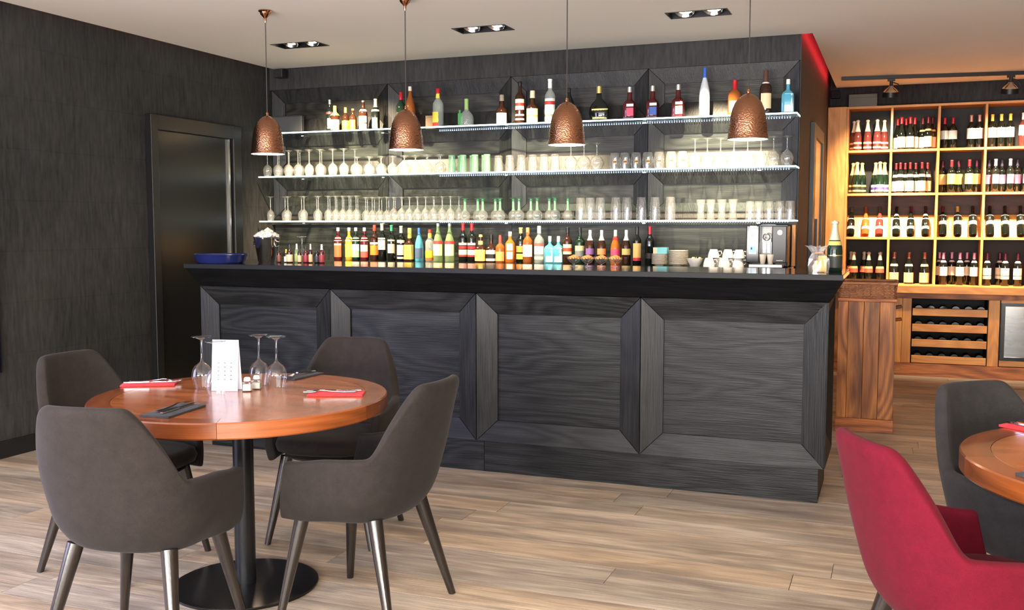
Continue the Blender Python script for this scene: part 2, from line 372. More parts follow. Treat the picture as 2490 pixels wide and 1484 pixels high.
window('window_2', -3.9, 2.7, -7.26, -7.2, .25, 2.62, 'X')
tag(box('wall_right', 4.6, 4.8, -7.1, YF+.2, 0, 3.0, plain('right_wall_paint', s2l(140,130,120), .8)), kind='structure')
tag(box('wall_far', XS-.05, 4.7, YF, YF+.15, 0, 3.0, WALLD), kind='structure')
tag(box('wall_side', XS-.006, XS, YB-.001, YF+.1, 0, 2.98, wood('brown_oak_side', s2l(36,36,36), s2l(56,55,54), 'Z', 1.0, .7, .2, .0, rings=.5)), kind='structure')
bl = box('baseboard_left', XL, XL+.015, -2.75, .575, 0, .105, FRAMEM); tag(bl, kind='structure')
tag(box('baseboard_left', XL, XL+.015, 1.63, 2.1, 0, .105, FRAMEM), kind='structure')

# red cove lights above the ceiling panel
tag(box('red_cove_light', -.262, -.245, 2.1, 4.85, HC+.075, HC+.10, REDLED), 'red light strip above ceiling edge beside the panelled block', 'light strip')
tag(box('red_cove_light', 0, 1.6, 4.88, 4.90, HC+.075, HC+.10, REDLEDW), 'dim red light strip above ceiling edge over the wine shelves', 'light strip')
tag(box('red_cove_light', -4.55, -.5, 2.0, 2.02, HC+.075, HC+.10, REDLEDW), 'dim red light strip above ceiling edge over the back bar', 'light strip')
tag(box('red_cove_light', -4.575, -4.555, -2.5, 1.9, HC+.075, HC+.10, REDLEDW), 'dim red light strip above ceiling edge along the left wall', 'light strip')

# back wall of the bar: plain band above, framed panels behind the shelves, flat boards below
wb = box('wall_back', XL-.1, XS-.0065, 2.165, 2.4, 0, 2.98, WALLD); tag(wb, kind='structure')
box('top_band', XL+.001, XS-.0065, YB, 2.16, 2.535, 2.975, WALLD, wb)
def frame_panel(parent, O, U, Vv, Nn, wdt, hgt, sw, rec, mh, mv, mp, step=.012, gap=.0024, shw=None):
    O, U, Vv, Nn = map(Vector, (O, U, Vv, Nn)); sv = sw; sh = shw or sw
    P = lambda u, v, n: O + U*u + Vv*v + Nn*n
    g = gap
    def slat(quad, mat):
        # quad: outer a, outer b, inner b, inner a  (u, v)
        fr = [P(quad[0][0], quad[0][1], 0), P(quad[1][0], quad[1][1], 0), P(quad[2][0], quad[2][1], -rec), P(quad[3][0], quad[3][1], -rec)]
        bk = [p - Nn*(.022 + (rec if i < 2 else 0)) for i, p in enumerate(fr)]
        me = mesh(fr+bk, [(0,1,2,3), (7,6,5,4), (0,4,5,1), (1,5,6,2), (2,6,7,3), (3,7,4,0)])
        bm = bmesh.new(); bm.from_mesh(me); bmesh.ops.recalc_face_normals(bm, faces=bm.faces); bm.to_mesh(me); bm.free()
        link('slat', me, mat, parent)
    slat([(g*2, g), (wdt-g*2, g), (wdt-sv-g, sh), (sv+g, sh)], mh)
    slat([(wdt-g*2, hgt-g), (g*2, hgt-g), (sv+g, hgt-sh), (wdt-sv-g, hgt-sh)], mh)
    slat([(g, hgt-g*2), (g, g*2), (sv, sh+g), (sv, hgt-sh-g)], mv)
    slat([(wdt-g, g*2), (wdt-g, hgt-g*2), (wdt-sv, hgt-sh-g), (wdt-sv, sh+g)], mv)
    d = rec+step
    c = [P(sv-.004, sh-.004, -d), P(wdt-sv+.004, sh-.004, -d), P(wdt-sv+.004, hgt-sh+.004, -d), P(sv-.004, hgt-sh+.004, -d)]
    b = [p - Nn*.01 for p in c]
    me = mesh(c+b, [(0,1,2,3), (7,6,5,4), (0,4,5,1), (1,5,6,2), (2,6,7,3), (3,7,4,0)])
    bm = bmesh.new(); bm.from_mesh(me); bmesh.ops.recalc_face_normals(bm, faces=bm.faces); bm.to_mesh(me); bm.free()
    link('panel', me, mp, parent)
RX = [-4.66, -3.555, -2.488, -1.415, -.352]
for i in range(4):
    for (z0, z1) in ((2.172, 2.535), (1.81, 2.172), (1.448, 1.81)):
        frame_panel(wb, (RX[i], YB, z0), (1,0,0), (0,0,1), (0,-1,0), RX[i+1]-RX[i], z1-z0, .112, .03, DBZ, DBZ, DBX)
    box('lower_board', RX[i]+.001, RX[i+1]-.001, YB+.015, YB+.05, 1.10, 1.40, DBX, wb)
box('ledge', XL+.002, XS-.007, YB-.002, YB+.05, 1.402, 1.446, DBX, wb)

# left door
d1 = thing('door_1', None, None); tag(d1, kind='structure')
fy0, fy1, fz = .586, 1.622, 2.185
box('door_frame', XL, XL+.055, fy0, fy0+.07, 0, fz, FRAMEM, d1, .004); box('door_frame', XL, XL+.055, fy1-.10, fy1, 0, fz, FRAMEM, d1, .004)
box('door_frame', XL, XL+.055, fy0+.071, fy1-.101, fz-.105, fz, FRAMEM, d1, .004)
box('door_leaf', XL+.004, XL+.02, fy0+.072, fy1-.102, .005, fz-.107, DOORM, d1)
box('door_seal', XL+.021, XL+.034, fy1-.14, fy1-.122, .02, fz-.11, STEEL, d1)
# tall black door in the side of the panelled block
d2 = thing('door_2', None, None); tag(d2, kind='structure')
box('door_frame', XS, XS+.03, 3.03, 3.22, 0, 2.20, FRAMEM, d2); box('door_frame', XS, XS+.03, 4.02, 4.10, 0, 2.20, FRAMEM, d2)
box('door_frame', XS, XS+.03, 3.221, 4.019, 2.10, 2.20, FRAMEM, d2)
box('door_leaf', XS+.001, XS+.018, 3.222, 4.018, .005, 2.098, plain('black_glass_door', (.008,.009,.011), .12), d2)
box('door_handle', XS+.02, XS+.045, 3.30, 3.325, .85, 1.45, BLACK, d2)
# dark hanging panel at the very left of the picture
hp = thing('wall_screen', 'dark flat panel hanging on left wall at the picture edge', 'screen', (XL+.02, -1.2, .52))
box('casing', -.018, .012, -.5, .48, 0, .75, plain('dark_indigo_casing', (.006,.005,.012), .3), hp, .004)
box('screen_glass', .0125, .014, -.485, .465, .015, .735, plain('dark_screen', (.004,.004,.008), .08), hp)

# small black loudspeakers near the ceiling
def speaker(loc, label, rz=0):
    t = thing('speaker', label, 'speaker', loc, rz)
    box('cabinet', -.042, .042, -.05, .03, -.035, .035, plain('black_plastic', (.006,.006,.006), .6), t, .006)
    box('grille', -.036, .036, -.054, -.0505, -.029, .029, plain('speaker_grille', (.01,.01,.01), .9), t)
    box('bracket', -.012, .012, .031, .06, -.012, .012, BLACK, t)
speaker((-4.52, YB-.062, 2.655), 'small black loudspeaker in corner left of the back bar')
speaker((-.29, YF-.062, 2.665), 'small black loudspeaker in corner above the wine shelves')

# ------------------------------------------------------------------ bar counter
BW = .9423; ZT, ZB2, ZC = 1.0217, .183, 1.16
bar = thing('bar_counter', 'long charcoal oak bar counter with framed panels and black granite top', 'bar counter', (0, 0, 0))
for k in range(4):
    frame_panel(bar, (-(k+1)*BW, 0, ZB2), (1,0,0), (0,0,1), (0,-1,0), BW, ZT-ZB2, .117, .03, DOX, DOZ, DOX)
    box('backing_board', -(k+1)*BW+.002, -k*BW-.002, .056, .07, ZB2, ZT, DOX, bar)
frame_panel(bar, (.001, .012, ZB2), (0,1,0), (0,0,1), (1,0,0), .56, ZT-ZB2, .10, .028, DOY, DOZ, DOZ)
frame_panel(bar, (-4*BW-.001, .572, ZB2), (0,-1,0), (0,0,1), (-1,0,0), .56, ZT-ZB2, .10, .028, DOY, DOZ, DOZ)
box('carcass', -4*BW+.06, -.06, .072, .57, .02, ZT, FASC, bar)
for k in range(2): box('plinth', -4*BW+.032+k*2*BW, -2*BW+.03+k*(2*BW-.062)-.001, .04, .54, 0, ZB2-.001, DOX, bar)
# flared fascia under the worktop
fv = [(-4*BW, 0, ZT+.001), (0, 0, ZT+.001), (0, .58, ZT+.001), (-4*BW, .58, ZT+.001),
      (-4*BW-.062, -.062, 1.132), (.062, -.062, 1.132), (.062, .60, 1.132), (-4*BW-.062, .60, 1.132)]
link('fascia', mesh(fv, [(0,3,2,1), (4,5,6,7), (0,1,5,4), (1,2,6,5), (2,3,7,6), (3,0,4,7)]), FASC, bar)
box('worktop', -4*BW-.068, .068, -.0645, .61, 1.1325, ZC, GRAN, bar, .003)
box('worktop_edge', -4*BW-.068, .068, -.068, -.0648, 1.1325, ZC-.001, plain('honed_black_granite', (.012,.0125,.0135), .45, spec=.14), bar, .001)

# ------------------------------------------------------------------ back counter
bc = thing('back_counter', 'black back counter under the glass shelves holding bottles and cups', 'counter', (0, 0, 0))
box('carcass', XL+.02, XS-.015, 1.66, 2.098, 0, 1.085, FASC, bc)
ZK = 1.115
box('worktop', XL+.01, XS-.01, 1.63, 2.098, 1.0855, ZK, GRAN, bc, .003)
for k in range(5):
    a = XL+.03+k*.86; box('cabinet_door', a, a+.85, 1.645, 1.659, .1, 1.07, DOX, bc)

# ------------------------------------------------------------------ lit glass shelves
SH = {'top': (2.160, -4.665), 'middle': (1.806, -4.64), 'bottom': (1.440, -4.64)}
SHY0 = 1.86
for nm, (z, xl) in SH.items():
    t = thing('glass_shelf', '%s glass shelf of the back bar with glowing white front edge' % nm, 'shelf', (0, 0, z-.010))
    m1, m2 = -2.49, -.345
    for (a, b) in ((xl, m1-.0015), (m1+.0015, m2)):
        box('pane', a, b, SHY0+.003, 2.096, -.004, .004, SHELFG, t)
        box('lit_edge', a, b, SHY0, SHY0+.0028, -.006, .0045, LED, t)
    box('lit_edge', m2+.0002, m2+.003, SHY0, 2.094, -.005, .0045, LED, t)
    # row of little light dots at the rear underside
    n = 150; V, F = [], []
    for i in range(n):
        x = m1-.6+(m2-m1+.55)*i/n; v, f = box_data(x, x+.006, 2.084, 2.094, -.0115, -.0055); q = len(V); V += v; F += [tuple(j+q for j in g) for g in f]
    tag(link('led_dots', mesh(V, F), LEDDOT, t), kind='stuff')
    for x in (-4.3, -3.55, -2.49, -1.415, -.6): box('bracket', x-.012, x+.012, 2.0, 2.097, -.02, -.012, STEEL, t)

# ------------------------------------------------------------------ pendant lamps
def pendant(x, label):
    zb = 1.835; t = thing('pendant_lamp', label, 'pendant lamp', (x, .10, HC), 0, 'copper pendant lamps over the bar')
    H = .232; prof = [(.1025, 0), (.101, .004), (.0975, .04), (.0935, .08), (.0875, .12), (.079, .155), (.066, .185), (.047, .210), (.025, .226), (.010, .231), (.009, .246), (.0075, .252), (.0, .252)]
    zo = zb-HC
    link('shade', lathe([(r, z+zo) for r, z in prof], 40, sharp=60), COPPER, t)
    link('shade_lining', lathe([(r-.0025, z+zo-.0005) for r, z in prof[:9]] + [(0, .222+zo)], 32), WARMIN, t)
    bl = link('bulb', lathe([(0, zo+.055), (.018, zo+.06), (.029, zo+.08), (.028, zo+.10), (.016, zo+.13), (.014, zo+.16), (0, zo+.16)], 16), BULB, t)
    link('cable', tube_path([(0,0,zo+.25), (0,0,-.075)], .003, 6), plain('brown_cable', (.03,.022,.018), .6), t)
    link('ceiling_cup', lathe([(0, 0), (.041, 0), (.042, -.006), (.033, -.012), (.029, -.026), (.017, -.038), (.008, -.048), (.005, -.075), (0, -.076)], 24), COPPERS, t)
    l = bpy.data.lights.new('pendant_bulb_light', 'POINT'); l.energy = 9; l.color = (1, .78, .56); l.shadow_soft_size = .03
    o = bpy.data.objects.new('pendant_bulb_light', l); COL.objects.link(o); o.location = (x, .10, zb+.035)
for x, lb in ((-3.315, 'leftmost hammered copper bell lamp, in front of the dark corner'),
              (-2.365, 'second hammered copper bell lamp from the left, above the bar'),
              (-1.388, 'third hammered copper bell lamp from the left, above the bar'),
              (-.420, 'rightmost hammered copper bell lamp, hanging largest before the shelves')):
    pendant(x, lb)

# ------------------------------------------------------------------ recessed twin ceiling lights
for k, (cx, cy) in enumerate(DL):
    t = thing('recessed_light', ('left', 'middle', 'right')[k] + ' black rectangular twin spotlight recessed in the ceiling', 'ceiling light', (cx, cy, HC))
    w_, d_ = HW-.001, HD-.001
    V = multi([(-w_, w_, -d_, -d_+.008, -.003, .055), (-w_, w_, d_-.008, d_, -.003, .055), (-w_, -w_+.008, -d_+.008, d_-.008, -.003, .055), (w_-.008, w_, -d_+.008, d_-.008, -.003, .055)])
    link('frame', V, BLACK, t)
    box('housing', -w_, w_, -d_, d_, .115, .12, BLACK, t)
    link('housing_sides', multi([(-w_, w_, -d_, -d_+.004, .056, .114), (-w_, w_, d_-.004, d_, .056, .114), (-w_, -w_+.004, -d_+.004, d_-.004, .056, .114), (w_-.004, w_, -d_+.004, d_-.004, .056, .114)]), BLACK, t)
    for s in (-1, 1):
        h = link('lamp', lathe([(.03, -.03), (.055, .0), (.062, .012), (.058, .014), (.034, -.016), (0, -.022)][::-1], 20), CHROME, t, (s*.088, .01, .034), (R(180-28), 0, 0))
        link('lamp_disc', lathe([(0, .004), (.036, .004), (.036, .006), (0, .006)], 18), LAMPW, h)
    P_ = [(480, 84), (300, 62), (850, 44)][k]
    spot('recessed_spot_light', (cx-.09, cy, HC-.02), (cx-.06, 2.0, (1.50, 1.6, 1.86)[k]), P_[0], (1, .80, .52), P_[1], .8, .02)
    spot('recessed_spot_light', (cx+.09, cy, HC-.02), (cx+.12, 2.0, 1.4), P_[0]*(.7, .7, .22)[k], (1, .80, .52), P_[1], .7, .02)

# ------------------------------------------------------------------ bottles and glasses
PROF = {
 'bordeaux': [(0,0),(.92,0),(1,.015),(1,.60),(.97,.64),(.76,.70),(.46,.75),(.37,.79),(.35,.965),(.40,.97),(.40,1),(0,1)],
 'burgundy': [(0,0),(.93,0),(1,.02),(1,.42),(.95,.50),(.80,.59),(.58,.68),(.42,.76),(.35,.84),(.33,.955),(.40,.96),(.40,1),(0,1)],
 'champagne': [(0,0),(.93,0),(1,.02),(1,.40),(.95,.48),(.80,.57),(.58,.67),(.44,.76),(.36,.86),(.34,.93),(.44,.94),(.44,.985),(.2,1),(0,1)],
 'spirit': [(0,0),(.94,0),(1,.02),(1,.57),(.95,.63),(.72,.69),(.44,.74),(.36,.78),(.34,1),(0,1)],
 'tall': [(0,0),(.94,0),(1,.02),(1,.44),(.92,.55),(.66,.68),(.42,.77),(.32,.84),(.31,1),(0,1)],
 'squat': [(0,0),(.95,0),(1,.02),(1,.50),(.96,.57),(.72,.64),(.40,.69),(.30,.73),(.29,1),(0,1)],
 'flask': [(0,0),(.62,0),(.80,.04),(.97,.18),(1,.28),(.93,.40),(.74,.51),(.44,.60),(.27,.66),(.25,1),(0,1)],
 'decanter': [(0,0),(.95,0),(1,.03),(1,.30),(.86,.44),(.55,.54),(.30,.60),(.24,.66),(.24,1),(0,1)],
 'jug': [(0,0),(.95,0),(1,.02),(1,.46),(.95,.52),(.55,.60),(.42,.63),(.40,.72),(.38,1),(0,1)],
}
def prof_r(p, z):
    for (r0, z0), (r1, z1) in zip(p, p[1:]):
        if z0 <= z <= z1 and z1 > z0: return r0+(r1-r0)*(z-z0)/(z1-z0)
    return p[-2][0]
ORD = ['first','second','third','fourth','fifth','sixth','seventh','eighth','ninth','tenth','eleventh','twelfth','thirteenth','fourteenth','fifteenth','sixteenth','seventeenth']
MC = {}
def cached(key, fn):
    if key not in MC: MC[key] = fn()
    return MC[key]
def body_mesh(kind, Rb, H, sq, flat):
    return lathe([(r*Rb, z*H) for r, z in PROF[kind]], 20, sq=(.62*Rb if sq else 0), flat=flat)
def cap_mesh(kind, Rb, H, z0, grow, top):
    p = PROF[kind]; zs = [z0] + [z for r, z in p if z0 < z < .999 and r > 0] + [.999]
    pr_ = [(prof_r(p, z)*Rb*grow, z*H) for z in zs]
    return lathe(pr_ + [(pr_[-1][0]*.9, H*top), (0, H*top)], 16)
def label_mesh(kind, Rb, H, rows, ang, sq, flat, face):
    # rows: [(z0, z1, mat)] from the bottom up, wrapped round the front of the bottle
    p = PROF[kind]; V, F, MI, mats = [], [], [], []
    n = 10
    for (z0, z1, m) in rows:
        if m not in mats: mats.append(m)
        base = len(V)
        for z in (z0, z1):
            for i in range(n+1):
                a = -math.pi/2 + face + R(ang)*(2*i/n-1); c, s = math.cos(a), math.sin(a)
                k = min(1.25, 1/((abs(c)**6+abs(s)**6)**(1/6))) if sq else 1
                r = prof_r(p, z)*Rb*k+.0012; V.append((r*c, r*s*flat - (0 if flat == 1 else .0008), z*H))
        for i in range(n): F.append((base+i, base+i+1, base+n+2+i, base+n+1+i)); MI.append(mats.index(m))
    me = mesh(V, F, True, 30)
    for m in mats: me.materials.append(m)
    for pgn, mi in zip(me.polygons, MI): pgn.material_index = mi
    return me
def bottle(name, loc, H, Rb, kind, glass, label, cap=None, rows=None, ang=75, sq=False, flat=1.0, neck=None, group=None, rot=None, face=.25, capz=.80, grow=1.07, extra=None, cat='bottle'):
    key = (kind, round(Rb,4), round(H,4), sq, flat)
    g = cached(('b',)+key+(glass.name,), lambda: body_mesh(kind, Rb, H, sq, flat))
    o = link(name, g, glass, None, loc, rot); tag(o, label, cat, group)
    if cap:
        c = cached(('c',)+key+(cap.name, capz, grow), lambda: cap_mesh(kind, Rb, H, capz, grow, 1.006))
        link('cap' if capz > .87 else 'foil_capsule', c, cap, o)
    for nm, rr, an in (('paper_label', rows, ang), ('neck_label', neck, 80)):
        if rr:
            l = cached(('l', nm)+key+(tuple((a, b, m.name) for a, b, m in rr), an, round(face,2)), lambda: label_mesh(kind, Rb, H, rr, an, sq, flat, face))
            link(nm, l, None, o)
    if extra: extra(o)
    return o
p = paper
WH, CRM, TAN, YEL, GOLD = p(236,232,224), p(232,220,188), p(214,186,130), p(240,206,70), plain('gold_foil', (.85,.62,.22), .3, .9)
RED_, BLK, ORG, GRN, NVY, PNK = p(196,30,36), p(24,22,22), p(232,120,40), p(60,140,70), p(40,60,130), p(220,110,150)
REDF_ = plain('red_foil', (.55,.02,.03), .35, .3); DREDF = plain('dark_red_foil', (.16,.02,.025), .35, .3); SILV = plain('silver_foil', (.75,.75,.74), .28, .9)
ROSEG = plain('rose_gold_foil', (.95,.80,.62), .4, .1); BLKF = plain('black_foil', (.012,.011,.012), .35); WHITEF = plain('white_cap', (.86,.85,.82), .4)
BLUEF = plain('blue_cap', (.04,.12,.5), .35); BURG = plain('burgundy_foil', (.11,.015,.04), .35, .3); PLUM = plain('pink_foil', (.55,.22,.34), .35, .3); LILAC = plain('lilac_foil', (.55,.42,.58), .35, .3)
CORK = p(190,150,100); GREENF = plain('green_cap', (.03,.30,.12), .4); YELF = plain('yellow_cap', (.85,.62,.08), .4)

ZS = {k: v[0]-.006+.0005 for k, v in SH.items()}
TY = 1.985
zt = ZS['top']
def tb(x, H, Rb, kind, glass, label, y=TY, **kw): return bottle('liquor_bottle', (x, y, zt), H, Rb, kind, glass, label + ', on top shelf', group='liquor bottles on the top shelf', **kw)
tb(-4.025, .259, .029, 'bordeaux', B_DARK, 'slim black bottle with silver neck and pale stripe label', cap=SILV, capz=.86, rows=[(.10,.16,CRM),(.17,.42,p(170,190,205))], ang=28, neck=[(.55,.62,p(120,40,46))])
tb(-3.962, .205, .036, 'spirit', B_BROWN, 'stout bottle with yellow foil neck and grey patterned label', y=1.96, cap=YELF, capz=.62, rows=[(.06,.26,p(96,92,92)),(.26,.46,p(150,146,140))], ang=80)
tb(-3.905, .197, .030, 'spirit', B_BROWN, 'short bottle with yellow neck and orange fruit label, half hidden', y=2.03, cap=YELF, capz=.78, rows=[(.06,.26,ORG),(.26,.46,p(170,190,60))], ang=80)
tb(-3.811, .178, .031, 'spirit', B_BROWN, 'small brown bottle with bright orange label', cap=p(190,130,70), capz=.93, rows=[(.08,.50,p(238,170,40))], ang=50)
tb(-3.716, .239, .036, 'spirit', B_BROWN, 'brown bottle with wide cream label and round neck tag', cap=SILV, capz=.95, rows=[(.05,.22,CRM),(.22,.27,p(80,60,40)),(.27,.48,CRM)], ang=60, neck=[(.64,.71,CRM)])
tb(-3.604, .247, .033, 'bordeaux', B_DARK, 'dark bottle with pale cream capsule and neck band', cap=CRM, capz=.74, rows=[(.06,.24,p(150,140,116)),(.24,.40,p(96,88,76))], ang=40, neck=[(.60,.66,p(210,196,160))])
tb(-3.376, .288, .040, 'spirit', B_DGREEN, 'dark green bottle with tall red cap behind a copper lamp', cap=REDF_, capz=.80, rows=[(.12,.45,p(60,54,40))])
tb(-3.296, .328, .042, 'tall', B_AMBER, 'tall clear golden bottle with pale stopper behind a copper lamp', cap=p(220,214,196), capz=.90, rows=[(.10,.30,p(170,150,80))], ang=40)
tb(-3.053, .300, .043, 'spirit', B_CLEAR, 'clear tequila bottle with red cap, yellow neck and yellow label', cap=REDF_, capz=.88, grow=1.25, rows=[(.05,.13,p(210,60,40)),(.13,.40,YEL)], ang=42, neck=[(.76,.87,YEL)], face=-.3)
def ribbon(o): link('ribbon', multi([(-.052,-.012,-.047,-.044,.015,.10), (-.045,-.03,-.044,-.042,.10,.125)]), GRN, o)
tb(-2.812, .211, .056, 'decanter', B_CLEAR, 'squat clear decanter bottle with round green stopper and green ribbon', cap=p(150,190,110), capz=.62, grow=1.2, extra=ribbon)
tb(-2.519, .228, .044, 'jug', B_BROWN, 'dark flagon with glass stopper and square cream label', cap=p(150,140,120), capz=.80, rows=[(.05,.40,CRM)], ang=58)
tb(-2.372, .319, .037, 'bordeaux', B_BROWN, 'dark rum bottle with oval white label and red seal', rows=[(.10,.14,CRM),(.20,.24,CRM),(.34,.43,CRM),(.43,.50,p(180,50,40)),(.50,.59,CRM)], ang=60, cap=BLKF, capz=.90)
tb(-2.272, .247, .046, 'jug', B_BROWN, 'brown flagon with big peach label and cream cap', cap=CRM, capz=.78, rows=[(.04,.20,p(236,196,150)),(.20,.27,p(220,140,90)),(.27,.46,p(240,200,156))], ang=62)
tb(-2.133, .325, .040, 'bordeaux', B_CLEAR, 'tall clear bottle with white cap and white label with red seal', cap=WHITEF, capz=.80, grow=1.12, rows=[(.06,.14,WH),(.20,.42,WH),(.42,.50,p(196,50,50)),(.50,.56,WH)], ang=65)
tb(-1.985, .252, .044, 'tall', B_DARK, 'black bottle half hidden behind the third copper lamp', rows=[(.2,.44,p(60,60,60))], ang=50, cap=BLKF, capz=.88)
tb(-1.754, .254, .075, 'flask', B_DARK, 'round flat black flask with gold cap and yellow label', flat=.42, cap=GOLD, capz=.80, grow=1.15, rows=[(.07,.36,p(226,210,120))], ang=58)
for x, lb, c in ((-1.525, 'pink', p(214,70,100)), (-1.356, 'blue', p(50,84,160)), (-1.171, 'beige', p(210,184,130))):
    tb(x, .238, .043, 'jug', B_RED, 'square dark red liqueur bottle with silver cap and %s grid label' % lb, sq=True, cap=SILV, capz=.84, rows=[(.12,.36,c),(.40,.48,WH)], ang=30)
tb(-.985, .344, .037, 'tall', B_FROST, 'tall frosted bottle with blue cap and blue print', cap=BLUEF, capz=.80, rows=[(.30,.38,p(120,150,200))], ang=60)
tb(-.776, .248, .046, 'spirit', B_AMBER, 'amber whisky bottle with red neck behind the rightmost lamp', cap=REDF_, capz=.74, rows=[(.10,.42,p(180,150,100))], ang=55)
tb(-.566, .304, .041, 'spirit', B_BROWN, 'brown whisky bottle with dark capsule and square cream label', cap=plain('brown_foil', (.10,.04,.03), .4), capz=.74, rows=[(.14,.48,p(226,208,164))], ang=55, neck=[(.70,.735,WH)])
tb(-.417, .235, .042, 'squat', B_BLUE, 'turquoise blue gin bottle with white label at the shelf end', sq=True, cap=WHITEF, capz=.86, rows=[(.06,.58,p(210,226,232))], ang=38)
bx = thing('grey_box', 'flat grey box leaning at left end of the top shelf', 'box', (-4.49, 2.06, zt)); box('panel', -.16, .155, -.012, .03, 0, .155, plain('grey_plastic', s2l(74,74,74), .5), bx, .006); box('lid_seam', -.157, .152, -.0135, -.0122, .145, .149, plain('grey_plastic_dark', s2l(50,50,50), .5), bx)
cb = thing('card_box', 'small tan card box behind the yellow label bottle, on top shelf', 'box', (-3.145, 2.06, zt)); box('carton', -.045, .045, -.02, .02, 0, .105, paper(150,122,84), cb, .002); box('flap', -.044, .044, -.021, -.0202, .085, .104, paper(132,106,72), cb)

